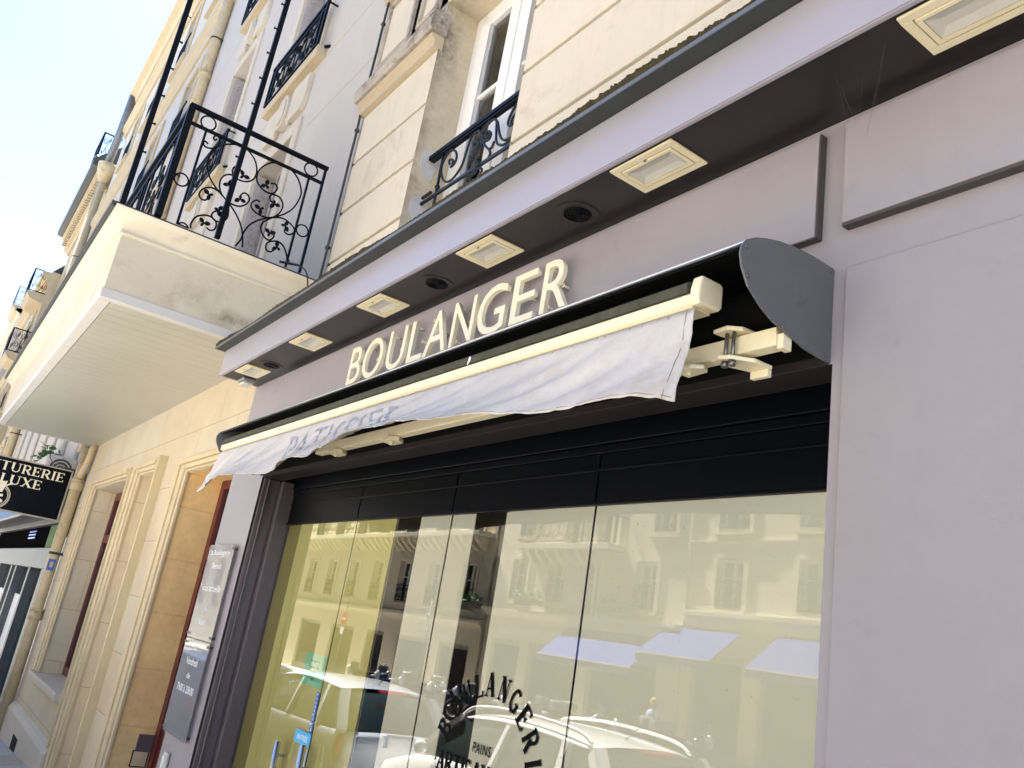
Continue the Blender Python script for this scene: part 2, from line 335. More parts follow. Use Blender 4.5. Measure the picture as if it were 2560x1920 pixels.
# a small serif alphabet drawn with thick and thin strokes, unit height; each glyph: (width, [strokes (x0,z0,x1,z1,w)], serifs)
def arc(cx, cz, rx, rz, a0, a1, w, n=10):
    P = [(cx + rx * math.cos(rad(a0 + (a1 - a0) * i / n)), cz + rz * math.sin(rad(a0 + (a1 - a0) * i / n))) for i in range(n + 1)]
    return [('p', P, w)]
TH, TN = 0.17, 0.07
def glyph(ch):
    g = {'I': (0.34, [(.17, 0, .17, 1, TH)], [(.17, 0), (.17, 1)]),
     'T': (0.74, [(.37, 0, .37, 1, TH), (.03, .965, .71, .965, TN)], [(.37, 0)]),
     'L': (0.62, [(.15, 0, .15, 1, TH), (.1, .035, .58, .035, TN), (.56, 0, .56, .25, TN)], [(.15, 1), (.15, 0)]),
     'E': (0.66, [(.15, 0, .15, 1, TH), (.1, .035, .6, .035, TN), (.1, .965, .58, .965, TN), (.1, .51, .46, .51, TN), (.59, 0, .59, .22, TN), (.57, .8, .57, 1, TN), (.46, .4, .46, .62, TN)], [(.12, 0), (.12, 1)]),
     'N': (0.82, [(.14, 0, .14, 1, TN), (.68, 0, .68, 1, TN), (.14, .97, .68, .03, TH)], [(.14, 0), (.12, 1), (.68, 1)]),
     'X': (0.80, [(.12, 1, .68, 0, TH), (.68, 1, .12, 0, TN)], [(.12, 0), (.12, 1), (.68, 0), (.68, 1)]),
     'A': (0.80, [(.10, 0, .40, 1, TN), (.40, 1, .68, 0, TH), (.22, .33, .58, .33, TN)], [(.1, 0), (.68, 0)]),
     'U': (0.82, [(.15, .3, .15, 1, TH), (.67, .3, .67, 1, TN)] + arc(.41, .3, .26, .27, 180, 360, .10), [(.15, 1), (.67, 1)]),
     'O': (0.84, arc(.42, .5, .33, .47, 0, 360, .13, 20), []),
     'R': (0.76, [(.15, 0, .15, 1, TH), (.1, .965, .4, .965, TN), (.1, .48, .4, .48, TN), (.38, .48, .66, 0, TH)] + arc(.38, .72, .22, .245, -90, 90, .13), [(.15, 0), (.12, 1), (.66, 0)]),
     'P': (0.70, [(.15, 0, .15, 1, TH), (.1, .965, .4, .965, TN), (.1, .45, .4, .45, TN)] + arc(.38, .71, .22, .26, -90, 90, .13), [(.15, 0), (.12, 1)]),
     'B': (0.72, [(.15, 0, .15, 1, TH), (.1, .965, .36, .965, TN), (.1, .51, .38, .51, TN), (.1, .035, .38, .035, TN)] + arc(.35, .745, .2, .22, -90, 90, .12) + arc(.37, .275, .23, .24, -90, 90, .12), [(.12, 0), (.12, 1)]),
     'D': (0.82, [(.15, 0, .15, 1, TH), (.1, .965, .36, .965, TN), (.1, .035, .36, .035, TN)] + arc(.36, .5, .33, .465, -90, 90, .14), [(.12, 0), (.12, 1)]),
     'G': (0.84, arc(.44, .5, .33, .46, 45, 330, .13, 14) + [(.72, .05, .72, .42, TH * .8), (.52, .42, .8, .42, TN)], []),
     'S': (0.62, arc(.31, .73, .19, .23, 20, 270, .12) + arc(.31, .26, .2, .23, -160, 90, .12), []),
     '.': (0.30, [(.1, .45, .2, .45, .12)], []), ' ': (0.4, [], [])}
    return g[ch]
def serif_text(name, txt, m, parent, mapf, x0, width, z0, height, depth=0.002, wt=1.0, gap=0.06, serif=True):
    tot = sum(glyph(c)[0] for c in txt) + gap * (len(txt) - 1); k = width / tot
    mb = MB(); u = 0.0
    for c in txt:
        w, st, se = glyph(c)
        segs = []
        for s in st:
            if s[0] == 'p':
                P = s[1]
                for i in range(len(P) - 1): segs.append((*P[i], *P[i + 1], s[2]))
            else: segs.append(s)
        if serif:
            for sx, sz in se: segs.append((sx - .13, sz + (.03 if sz == 0 else -.03), sx + .13, sz + (.03 if sz == 0 else -.03), .06))
        for i, (a, b, c_, d, sw) in enumerate(segs):
            sw *= wt; L_ = math.hypot(c_ - a, d - b) or 1; nx, nz = -(d - b) / L_ * sw / 2, (c_ - a) / L_ * sw / 2
            q = [(a + nx, b + nz), (c_ + nx, d + nz), (c_ - nx, d - nz), (a - nx, b - nz)]
            e = 0.00004 * (i % 9)
            top = [mapf(x0 + (u + p[0]) * k, z0 + p[1] * height, depth + e) for p in q]; bot = [mapf(x0 + (u + p[0]) * k, z0 + p[1] * height, 0.0005) for p in q]
            mb.add(top + bot, [(0, 1, 2, 3), (7, 6, 5, 4), (0, 4, 5, 1), (1, 5, 6, 2), (2, 6, 7, 3), (3, 7, 4, 0)])
        u += w + gap
    return mb.build(name, m, parent)
def gz(x):
    return 0.035 * x if x > 0 else (0.053 * x if x > -16 else -0.848 + 0.02 * (x + 16))

def stain(mname, centre, size, colr, nscale=9.0):
    """soot stain of a given place and size multiplied into a material"""
    m = MATS[mname]; nt = m.node_tree; n = nt.nodes; L = nt.links; b = n['Principled BSDF']; base = b.inputs['Base Color'].links[0].from_socket
    geo = n.new('ShaderNodeNewGeometry'); sub = n.new('ShaderNodeVectorMath'); sub.operation = 'SUBTRACT'; sub.inputs[1].default_value = centre; L.new(geo.outputs['Position'], sub.inputs[0])
    dv = n.new('ShaderNodeVectorMath'); dv.operation = 'DIVIDE'; dv.inputs[1].default_value = size; L.new(sub.outputs[0], dv.inputs[0])
    ln = n.new('ShaderNodeVectorMath'); ln.operation = 'LENGTH'; L.new(dv.outputs[0], ln.inputs[0])
    r = n.new('ShaderNodeMapRange'); r.interpolation_type = 'SMOOTHSTEP'; r.inputs[1].default_value = 1.0; r.inputs[2].default_value = 0.0; L.new(ln.outputs['Value'], r.inputs[0])
    t = n.new('ShaderNodeTexNoise'); t.inputs['Scale'].default_value = nscale; t.inputs['Detail'].default_value = 8; t.inputs['Roughness'].default_value = .7; L.new(geo.outputs['Position'], t.inputs['Vector'])
    r2 = n.new('ShaderNodeMapRange'); r2.inputs[1].default_value = .35; r2.inputs[2].default_value = .65; L.new(t.outputs['Fac'], r2.inputs[0])
    mu = n.new('ShaderNodeMath'); mu.operation = 'MULTIPLY'; mu.use_clamp = True; L.new(r.outputs[0], mu.inputs[0]); L.new(r2.outputs[0], mu.inputs[1])
    mx = n.new('ShaderNodeMix'); mx.data_type = 'RGBA'; mx.blend_type = 'MULTIPLY'; L.new(mu.outputs[0], mx.inputs[0]); L.new(base, mx.inputs[6]); mx.inputs[7].default_value = (*colr, 1); L.new(mx.outputs[2], b.inputs['Base Color'])
stain('cream_box_render', (-7.30, -.35, 4.02), (.5, .42, .14), (.42, .38, .34), 8)
stain('cream_box_render', (-7.30, -.75, 4.12), (.5, .5, .16), (.72, .70, .66), 5)
stain('sooty_cornice_stone', (-5.77, .26, 6.74), (.22, .3, .30), (.12, .10, .09), 12)
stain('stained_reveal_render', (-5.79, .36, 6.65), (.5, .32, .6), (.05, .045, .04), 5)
stain('stained_reveal_render', (-5.79, .36, 5.6), (.5, .10, 1.4), (.62, .56, .48), 9)

# every stone course takes its own slight tint
_nt = STONE_A.node_tree; _b = _nt.nodes['Principled BSDF']; _base = _b.inputs['Base Color'].links[0].from_socket
_oi = _nt.nodes.new('ShaderNodeObjectInfo'); _mr = _nt.nodes.new('ShaderNodeMapRange'); _mr.inputs[3].default_value = .90; _mr.inputs[4].default_value = 1.0; _nt.links.new(_oi.outputs['Random'], _mr.inputs[0])
_cb = _nt.nodes.new('ShaderNodeCombineXYZ'); [_nt.links.new(_mr.outputs[0], _cb.inputs[k]) for k in range(3)]
_mx = _nt.nodes.new('ShaderNodeMix'); _mx.data_type = 'RGBA'; _mx.blend_type = 'MULTIPLY'; _mx.inputs[0].default_value = 1; _nt.links.new(_base, _mx.inputs[6]); _nt.links.new(_cb.outputs[0], _mx.inputs[7]); _nt.links.new(_mx.outputs[2], _b.inputs['Base Color'])
# traced ironwork outlines, metres in the plane of each railing
SIDE_SCROLLS = [[(-0.982, 5.502), (-1.001, 5.515), (-1.02, 5.511), (-1.017, 5.483), (-0.993, 5.467), (-0.941, 5.479), (-0.901, 5.521), (-0.897, 5.582), (-0.916, 5.613), (-0.945, 5.609), (-0.953, 5.581), (-0.934, 5.568), (-0.923, 5.585)], [(-0.451, 4.695), (-0.483, 4.816), (-0.536, 4.917), (-0.635, 5.019), (-0.734, 5.086), (-0.833, 5.152), (-0.904, 5.231), (-0.94, 5.327), (-0.938, 5.432), (-0.892, 5.526), (-0.807, 5.593), (-0.712, 5.626), (-0.634, 5.613), (-0.553, 5.547), (-0.512, 5.45), (-0.519, 5.375), (-0.568, 5.318), (-0.636, 5.3), (-0.692, 5.313), (-0.719, 5.358), (-0.71, 5.403), (-0.677, 5.414), (-0.638, 5.386)], [(-0.739, 5.084), (-0.78, 5.143), (-0.794, 5.216), (-0.775, 5.278), (-0.723, 5.315), (-0.677, 5.297), (-0.668, 5.244), (-0.704, 5.203)], [(-0.734, 5.086), (-0.804, 5.12), (-0.872, 5.11), (-0.919, 5.065), (-0.93, 5.015), (-0.906, 4.981), (-0.867, 4.983), (-0.852, 5.018)], [(-0.711, 5.074), (-0.643, 5.049), (-0.573, 5.059), (-0.523, 5.106), (-0.507, 5.159), (-0.53, 5.195), (-0.568, 5.2), (-0.591, 5.166)], [(-0.67, 5.036), (-0.654, 4.976), (-0.647, 4.911), (-0.674, 4.86), (-0.728, 4.835), (-0.767, 4.851), (-0.781, 4.884), (-0.761, 4.921), (-0.733, 4.928)], [(-0.914, 4.669), (-0.923, 4.719), (-0.904, 4.793), (-0.857, 4.837), (-0.793, 4.856), (-0.738, 4.836), (-0.719, 4.8), (-0.726, 4.753), (-0.76, 4.732), (-0.793, 4.745)], [(-0.272, 5.083), (-0.181, 5.154), (-0.106, 5.254), (-0.07, 5.379), (-0.077, 5.472), (-0.142, 5.574), (-0.233, 5.625), (-0.335, 5.629), (-0.414, 5.594), (-0.48, 5.513), (-0.502, 5.431), (-0.483, 5.358), (-0.428, 5.314), (-0.36, 5.3), (-0.312, 5.323), (-0.293, 5.379), (-0.323, 5.412), (-0.364, 5.398)], [(-0.323, 5.305), (-0.252, 5.304), (-0.204, 5.244), (-0.214, 5.157), (-0.267, 5.086), (-0.341, 5.058), (-0.417, 5.063), (-0.472, 5.095), (-0.479, 5.138), (-0.447, 5.182), (-0.41, 5.182)], [(-0.323, 5.305), (-0.341, 5.268), (-0.316, 5.233), (-0.287, 5.228)], [(-0.514, 4.679), (-0.484, 4.76), (-0.475, 4.843), (-0.437, 4.939), (-0.363, 5.019), (-0.266, 5.083), (-0.171, 5.118), (-0.089, 5.096), (-0.041, 5.059), (-0.046, 5.016), (-0.083, 4.988), (-0.125, 4.998), (-0.124, 5.039)], [(-0.266, 5.083), (-0.329, 5.011), (-0.344, 4.947), (-0.306, 4.883), (-0.246, 4.858), (-0.209, 4.903), (-0.22, 4.944), (-0.25, 4.954)], [(-0.224, 4.856), (-0.155, 4.881), (-0.093, 4.85), (-0.047, 4.778), (-0.034, 4.726)], [(-0.224, 4.856), (-0.256, 4.814), (-0.243, 4.762), (-0.204, 4.756), (-0.174, 4.786)]]
SIDE_LEAVES = [(-0.615, 5.357), (-0.713, 5.216), (-0.85, 5.047), (-0.586, 5.128), (-0.737, 4.943), (-0.826, 4.774), (-0.398, 5.364), (-0.393, 5.115), (-0.28, 5.22), (-0.134, 5.058), (-0.254, 4.929), (-0.156, 4.823)]
SIDE_RINGS = [(-1.103, 5.076, 0.059), (-1.03, 5.698, 0.066), (-0.034, 5.713, 0.066), (0.033, 5.08, 0.058), (-0.978, 4.656, 0.047)]
WIN_SCROLLS = [[(-5.395, 5.259), (-5.419, 5.297), (-5.394, 5.302), (-5.357, 5.277), (-5.348, 5.232), (-5.371, 5.221), (-5.328, 5.224), (-5.299, 5.265), (-5.32, 5.328), (-5.375, 5.379), (-5.442, 5.395), (-5.507, 5.355), (-5.534, 5.284), (-5.49, 5.178), (-5.421, 5.109), (-5.344, 5.078), (-5.262, 5.091), (-5.186, 5.151), (-5.15, 5.266), (-5.121, 5.372), (-5.068, 5.401), (-5.003, 5.389), (-4.963, 5.339)], [(-4.966, 5.301), (-5.02, 5.313), (-5.055, 5.299), (-5.044, 5.265), (-5.001, 5.233), (-4.969, 5.244), (-4.99, 5.28), (-5.025, 5.296)], [(-4.943, 5.291), (-4.929, 5.375), (-4.88, 5.41), (-4.81, 5.402), (-4.746, 5.346), (-4.697, 5.241), (-4.647, 5.161), (-4.589, 5.116), (-4.512, 5.1)], [(-4.943, 5.291), (-4.889, 5.244), (-4.827, 5.232), (-4.811, 5.269), (-4.84, 5.307), (-4.883, 5.321), (-4.886, 5.297), (-4.861, 5.279)], [(-4.911, 5.251), (-4.864, 5.191), (-4.797, 5.13)], [(-4.797, 5.13), (-4.76, 5.132), (-4.744, 5.175)], [(-4.797, 5.13), (-4.765, 5.084), (-4.783, 5.049)], [(-4.976, 5.267), (-4.983, 5.193), (-5.03, 5.149), (-5.064, 5.112), (-5.051, 5.056)], [(-5.007, 4.949), (-4.986, 5.01), (-4.929, 5.017), (-4.863, 4.996), (-4.844, 4.963), (-4.862, 4.958)], [(-5.016, 4.978), (-4.968, 4.983), (-4.94, 4.991), (-4.913, 4.967)]]
# ================================================================== SETTING
def sheet(name, y0, y1, dz, m, x_lo=-140, x_hi=40, dz0=None):
    dz0 = dz if dz0 is None else dz0     # dz0 at y0, dz at y1
    mb = MB(); xs = [x_lo, -60, -30, -16, -8, 0, 10, x_hi]
    for a, b in zip(xs, xs[1:]):
        mb.quad((a, y0, gz(a) + dz0), (b, y0, gz(b) + dz0), (b, y1, gz(b) + dz), (a, y1, gz(a) + dz))
    return tag(mb.build(name, m), kind='structure')
sheet('ground', -400, 400, -0.45, ASPH, -600, 300)
sheet('pavement', -2.3, 3.5, 0.0, PAVE)
sheet('road', -16.3, -2.3, -0.13, ASPH, dz0=0.17)
sheet('opposite_pavement', -20, -16.5, 0.30, PAVE)
for nm, ya, yb, up in (('kerb', -2.42, -2.3, .004), ('opposite_kerb', -16.5, -16.3, .304)):
    mb = MB(); xs = [-140, -60, -30, -16, -8, 0, 10, 40]
    for a, b in zip(xs, xs[1:]):
        mb.add([(a, ya, gz(a) - .5), (b, ya, gz(b) - .5), (b, yb, gz(b) - .5), (a, yb, gz(a) - .5), (a, ya, gz(a) + up), (b, ya, gz(b) + up), (b, yb, gz(b) + up), (a, yb, gz(a) + up)], [(0, 1, 2, 3), (4, 7, 6, 5), (0, 4, 5, 1), (2, 6, 7, 3)])
    tag(mb.build(nm, KERB), kind='structure')

# ================================================================== BUILDING A (over the bakery)
A = thing('apartment_building', 'cream rendered apartment building with grooved courses above the bakery front', 'building', (-3, 0.35, 0))
WA0, WA1, WZ0, WZ1 = -5.79, -4.25, 4.55, 7.02
YA = 0.35
FILLER = mat('grey_white_filler', (0.50, 0.48, 0.46), rough=0.9, var=0.15, scale=12, bump=.3)
mb = MB()
wall_open(mb, -7.25, 6.0, 3.3, 17.0, YA + 0.035, [(WA0, WA1, WZ0, WZ1)])
reveal(mb, WA0, WA1, WZ0, WZ1, YA + 0.035, YA + 0.40)
mb.box(-7.25, 6.0, 1.6, 12.0, -1.0, 17.0)  # unseen body box, put in to block the sun
mb.quad((-7.25, YA + .035, 3.3), (-7.25, 1.6, 3.3), (-7.25, 1.6, 17), (-7.25, YA + .035, 17)); mb.quad((6, YA + .035, 3.3), (6, 1.6, 3.3), (6, 1.6, 17), (6, YA + .035, 17))
wallA = mb.build('wall', GROOVE, A)
# rendered courses, one block row each, standing 35 mm proud of the groove colour
def course(z0, z1, x0, x1, m=STONE_A, y=YA, name='wall_course', bv=0.006):
    b_ = MB(); b_.box(x0, x1, y, YA + 0.045, z0, z1); return b_.build(name, m, A, bevel=bv)
zs = [3.30, 4.85, 5.40, 5.955, 6.525]
for a, b in zip(zs, zs[1:]): course(a + .017, b - .017, -7.25, WA0)
zr = [3.30, 4.85, 5.42, 5.985, 6.55, 7.12, 7.7, 8.3, 8.9, 9.5, 10.1, 10.7, 11.3, 11.9]
for a, b in zip(zr, zr[1:]): course(a + .017, b - .017, WA1, 6.0)
course(11.9, 16.9, -7.25, 6.0)
course(7.03, 11.88, -7.25, WA1 - .003)
# reveal of the window
mb = MB(); reveal(mb, WA0 + .002, WA1 - .002, WZ0, WZ1 - .002, YA + 0.002, YA + 0.40); mb.keep = True
mb.build('window_reveal', REVEAL_A, A)
# white filler blobs on the reveal where the railing is fixed
for cy, cz, ry, rz in ((0.50, 5.42, .085, .14), (0.49, 4.98, .085, .14)):
    mb = MB(); P = []
    for k in range(18):
        a = 2 * math.pi * k / 18; r_ = 1 + .12 * math.sin(3 * a + cz) + .07 * math.cos(5 * a)
        P.append((cy + ry * r_ * math.cos(a), cz + rz * r_ * math.sin(a)))
    mb.prism_x(P, WA0 + .002, WA0 + .010); mb.build('plaster_patch', FILLER, A)
# sooty ledge and panelled band on the pier between the edge of the house and the window
def prof_run(name, prof, x0, x1, m, par=A): b_ = MB(); b_.prism_x(prof, x0, x1); return b_.build(name, m, par)
prof_run('ledge_moulding', [(YA + .04, 6.515), (YA - .045, 6.535), (YA - .055, 6.60), (YA - .085, 6.625), (YA - .085, 6.655), (YA + .04, 6.655)], -7.29, WA0 + .004, TRIMC)
prof_run('ledge', [(YA + .04, 6.657), (YA - .11, 6.665), (YA - .125, 6.70), (YA - .125, 6.80), (YA - .10, 6.86), (YA + .04, 6.90)], -7.33, WA0 + .03, SOOT)
course(6.90, 7.98, -7.25, WA0, SOOT)
def frame_rect(name, x0, x1, z0, z1, w, y0, y1, m, par):
    b_ = MB(); b_.box(x0, x1, y0, y1, z0, z0 + w); b_.box(x0, x1, y0, y1, z1 - w, z1)
    b_.box(x0, x0 + w, y0, y1, z0 + w, z1 - w); b_.box(x1 - w, x1, y0, y1, z0 + w, z1 - w); return b_.build(name, m, par, bevel=.004)
frame_rect('panel_moulding', -7.19, -6.50, 7.02, 7.86, .05, YA - .035, YA, SOOT, A)
frame_rect('panel_moulding', -6.32, -5.93, 7.02, 7.9, .05, YA - .045, YA, SOOT, A)
mb = MB(); mb.box(-7.14, -6.55, YA - .008, YA + .002, 7.07, 7.81); mb.build('raised_panel', STONE_A, A)
mb = MB(); mb.box(-6.27, -5.98, YA - .012, YA + .002, 7.07, 7.85); mb.build('raised_panel', STONE_A, A)
prof_run('upper_cornice', [(YA + .04, 7.93), (YA - .05, 7.95), (YA - .06, 8.0), (YA - .14, 8.03), (YA - .16, 8.10), (YA + .04, 8.14)], -7.33, WA0 + .03, TRIMC)
# window with two casements
W = MB(); y = YA + .35
for x0, x1 in ((WA0, WA0 + .13), (WA1 - .13, WA1)): W.box(x0, x1, y - .02, y + .06, WZ0, WZ1)
W.box(WA0 + .13, WA1 - .13, y - .02, y + .06, WZ1 - .14, WZ1); W.box(WA0 + .13, WA1 - .13, y - .02, y + .06, WZ0, WZ0 + .1)
win = W.build('window', WINW, A, bevel=.012)
for s0, s1 in ((WA0 + .135, -5.03), (-5.01, WA1 - .135)):
    b_ = MB(); zb, zt = WZ0 + .105, WZ1 - .145
    b_.box(s0, s0 + .16, y - .045, y + .02, zb, zt); b_.box(s1 - .13, s1, y - .045, y + .02, zb, zt)
    b_.box(s0 + .16, s1 - .13, y - .045, y + .02, zt - .07, zt); b_.box(s0 + .16, s1 - .13, y - .045, y + .02, zb, zb + .3)
    b_.box(s0 + .16, s1 - .13, y - .03, y + .015, 6.02, 6.055)
    b_.build('sash', WINW, win, bevel=.008)
    g = MB(); g.box(s0 + .155, s1 - .125, y - .002, y + .004, zb + .29, zt - .065); g.build('pane', GLASSW, win)
b_ = MB()
for k in range(40):
    x0 = WA0 + .1 + k * .034; b_.quad((x0, y + .035 + .008 * math.sin(k * 1.9), WZ0), (x0 + .034, y + .035 + .008 * math.sin((k + 1) * 1.9), WZ0), (x0 + .034, y + .035 + .008 * math.sin((k + 1) * 1.9), WZ1), (x0, y + .035 + .008 * math.sin(k * 1.9), WZ1))
b_.keep = True; b_.build('curtain', CURT, win)
b_ = MB(); b_.box(WA0 - .2, WA1 + .2, 1.3, 1.35, WZ0 - .2, WZ1 + .2); b_.build('room_back', BLACKI, win)
# wrought iron guard of that window
R_ = thing('window_guard', 'black wrought iron scroll guard across the white window above the bakery', 'window guard', (-5, 0.5, 5))
yR = .50
b_ = MB(); b_.box(WA0 + .03, WA1, yR - .028, yR + .028, 5.435, 5.475); b_.box(WA0 + .06, WA1, yR - .02, yR + .02, 5.412, 5.433); b_.build('handrail', IRON, R_, bevel=.004)
b_ = MB(); b_.bar((WA0, yR, 5.035), (WA1, yR, 5.035), .022); b_.bar((WA0, yR, 4.80), (WA1, yR, 4.80), .022); b_.bar((WA0 - .0, yR, 5.09), (WA0 + .16, yR, 5.09), .02); b_.build('bottom_rail', IRONG, R_)
b_ = MB(); b_.tube([(-5.545, yR, 5.42), (-5.53, yR, 4.70)], .013, 8); b_.ball((-5.535, yR, 5.10), .024); b_.build('post', IRONG, R_)
b_ = MB(); b_.tube([(-4.945, yR, 5.42), (-4.915, yR, 5.10)], .013, 8); b_.ball((-4.922, yR, 5.055), .034); b_.tube([(-4.925, yR, 5.09), (-4.925, yR, 5.105)], .026, 8); b_.build('spindle', IRONG, R_)
for s in WIN_SCROLLS:
    b_ = MB(); b_.tube(smooth_path([(p[0], yR, p[1]) for p in s], 5), .0105, 6); b_.build('scroll', IRONG, R_)
# the far half of the guard mirrors the near half about the spindle
for s in WIN_SCROLLS[:2]:
    b_ = MB(); b_.tube(smooth_path([(-9.95 - p[0] + .06, yR, p[1]) for p in s], 5), .0105, 6); b_.build('scroll', IRONG, R_)

# ================================================================== BAKERY SHOPFRONT
S = thing('bakery_shopfront', 'mauve grey painted bakery shopfront with projecting fascia and wide glazed front', 'shopfront', (-4, 0, 0))
OX0, OX1, OZ = -6.50, -1.465, 2.63          # opening
mb = MB(); wall_open(mb, -7.28, 4.0, -1.2, 3.505, 0.0, [(OX0, OX1, -2, OZ)]); 
mb.quad((-7.28, 0, -1.2), (-7.28, .34, -1.2), (-7.28, .34, 3.5), (-7.28, 0, 3.5)); mb.quad((4, 0, -1.2), (4, 1.5, -1.2), (4, 1.5, 3.5), (4, 0, 3.5))
mb.build('wall_cladding', MAUVE, S)
mb = MB(); reveal(mb, OX0, OX1, -1.2, OZ, 0.0, 0.14, bottom=False); mb.keep = True; mb.build('shaded_opening_reveal', MAUVE_SHADE, S)  # reveal coloured darker than the wall, its shade put into the paint
b_ = MB(); b_.box(-6.46, -1.53, -.036, -.001, 3.072, 3.462); o = b_.build('signboard', MAUVE, S, bevel=.002)
e = MB(); e.box(-6.458, -1.528, -.033, -.0008, 3.068, 3.071); e.box(-1.529, -1.5235, -.034, -.001, 3.07, 3.462); e.box(-6.4655, -6.461, -.034, -.001, 3.07, 3.462); e.build('signboard_edge', EDGE, o)
b_ = MB(); b_.box(-1.43, 3.9, -.036, -.001, 3.088, 3.462); o = b_.build('upper_panel', MAUVE, S, bevel=.002)
e = MB(); e.box(-1.43, 3.9, -.035, -.0008, 3.076, 3.087); e.build('upper_panel_edge', EDGE, o)
b_ = MB(); b_.box(-1.425, 3.9, -.012, -.0008, -1.2, 2.94); b_.build('lower_panel', MAUVE, S, bevel=.003)
# projecting box over the front: fascia, soffit, zinc capping
FX0, FX1 = -7.275, 4.0
b_ = MB(); b_.box(FX0, FX1, -.34, -.318, 3.505, 3.735); b_.box(FX0, FX0 + .02, -.318, .34, 3.505, 3.735); b_.box(FX0 + .02, FX1, -.336, -.318, 3.4995, 3.5045); b_.build('fascia', MAUVE_F, S, bevel=.003)
b_ = MB(); b_.box(FX0 + .021, FX1, -.316, .34, 3.508, 3.52); b_.build('soffit', SOFFIT, S)
b_ = MB(); b_.box(FX0 - .05, FX1, -.418, -.33, 3.737, 3.741); b_.build('capping_underside', ZINC_D, S)
b_ = MB(); b_.prism_x([(-.424, 3.733), (-.424, 3.752), (-.418, 3.758), (.34, 3.90), (.34, 3.89), (-.41, 3.7425), (-.419, 3.736), (-.419, 3.733)], FX0 - .055, FX1); b_.build('zinc_capping', LEAD, S)
# moss growing along the capping edge: one lumpy strip with tufts
b_ = MB(); rnd = random.Random(3); NXm = 1500; x0, x1 = FX0 - .03, 1.3; prev = [0, 0, 0]; vs = []
for i in range(NXm + 1):
    x = x0 + (x1 - x0) * i / NXm; k = .55 + .45 * math.sin(x * 3.7) * math.sin(x * 1.3 + 1)
    h1, h2, h3 = [max(.007, p * .45 + .55 * rnd.uniform(.008, .058) * k) for p in prev]; prev = [h1, h2, h3]
    vs += [(x, -.423, 3.750), (x, -.424 - h1 * .3, 3.756 + h1 * .5), (x, -.412, 3.760 + h2), (x, -.385, 3.764 + h3), (x, -.35, 3.769)]
b_.add(vs, [(i * 5 + j, (i + 1) * 5 + j, (i + 1) * 5 + j + 1, i * 5 + j + 1) for i in range(NXm) for j in range(4)], False); b_.keep = True
o = b_.build('moss', MOSS, S); o['kind'] = 'stuff'
b_ = MB(); b_.box(OX0 + .02, OX1 - .012, -.006, -.0008, OZ + .0, 2.80); b_.build('lintel_shade_strip', MAUVE_SHADE, S)  # thin added strip, paints the awning shade over the mauve wall
# left door post and frame of the opening
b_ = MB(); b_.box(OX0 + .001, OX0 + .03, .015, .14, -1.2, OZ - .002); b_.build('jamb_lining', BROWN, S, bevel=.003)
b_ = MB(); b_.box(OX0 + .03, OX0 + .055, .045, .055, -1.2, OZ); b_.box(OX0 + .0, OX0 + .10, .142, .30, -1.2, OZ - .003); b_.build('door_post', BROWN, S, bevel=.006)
# glazing: transom housing, four panes, two of them doors
YG = 0.25
b_ = MB(); b_.box(OX0 + .1, -1.1, YG - .022, YG + .05, 2.575, 2.70); b_.box(OX0 + .1, -1.1, .145, YG + .05, 2.70, 2.74); b_.build('shutter_housing', BLACKM, S, bevel=.004)
joints = [-6.395, -5.146, -3.955, -2.775, -1.10]
tr = MB(); tr.box(-6.4, -1.1, YG - .012, YG + .02, 2.535, 2.572); tr.box(-6.4, -1.1, YG - .010, YG + .02, 2.455, 2.468)
tr.box(-6.4, -1.1, YG - .014, YG + .02, 2.303, 2.318)
transom = tr.build('transom_rail', BLACKM, S, bevel=.003)
for i in range(4):
    b_ = MB(); b_.box(joints[i] + .006, joints[i + 1] - .006, YG - .006, YG + .02, 2.319, 2.534); b_.build('transom_panel', BLACKM, S, bevel=.003)
    g = MB(); g.quad((joints[i] + .003, YG, -1.0), (joints[i + 1] - .003, YG, -1.0), (joints[i + 1] - .003, YG, 2.302), (joints[i] + .003, YG, 2.302)); g.keep = True
    pane = g.build('glass_pane', GLASS, S)
    b_ = MB(); b_.box(joints[i + 1] - (.004 if i else .0015), joints[i + 1] + (.0035 if i else .0015), YG + .001, YG + .014, -1.0, 2.302); b_.build('pane_joint', BLACKM, pane)
# screens hanging just behind the glass, with two gaps looking into the dark shop
YS = 0.256
def screen(name, x0, x1, m, y=YS): b_ = MB(); b_.box(x0, x1, y, y + .004, -1.0, 2.302); return b_.build(name, m, S)
screen('window_screen', -6.115, -4.60, OLIVE); screen('window_screen', -4.30, -3.725, BEIGE); screen('window_screen', -3.43, -1.0, BEIGE)
screen('window_screen', -4.63, -4.601, BEIGE, YS + .012); screen('window_screen', -3.46, -3.431, BEIGE, YS + .012)
b_ = MB(); b_.box(-6.385, -6.05, YS + .010, YS + .016, -1, 2.302); b_.build('side_screen', OLIVED, S)
# dark shop interior
b_ = MB(); b_.box(-7.0, -.5, 3.2, 3.25, -1.1, 2.9); b_.box(-7.0, -6.72, YG + .06, 3.2, -1.1, 2.9); b_.box(-.55, -.5, YG + .06, 3.2, -1.1, 2.9); b_.box(-7.0, -.5, YG + .12, 3.2, 2.705, 2.9); b_.build('interior', BLACKI, S)
b_ = MB(); b_.box(-6.6, -.6, 2.9, 3.1, -.3, .9); b_.box(-6.6, -.6, 3.0, 3.15, 1.4, 1.45); b_.build('shop_counter', BROWN, S)
# pull handles
for hx in (-5.485, -5.09):
    b_ = MB(); b_.tube([(hx, YG - .06, .28), (hx, YG - .06, .885 if hx < -5.2 else .93)], .019, 12)
    b_.tube([(hx, YG - .06, .40), (hx, YG - .002, .40)], .009, 8); b_.tube([(hx, YG - .06, .80), (hx, YG - .002, .80)], .009, 8); b_.build('handle', STEEL, S)
gm = lambda y_: (lambda u, v, w: (u, y_ - w, v))
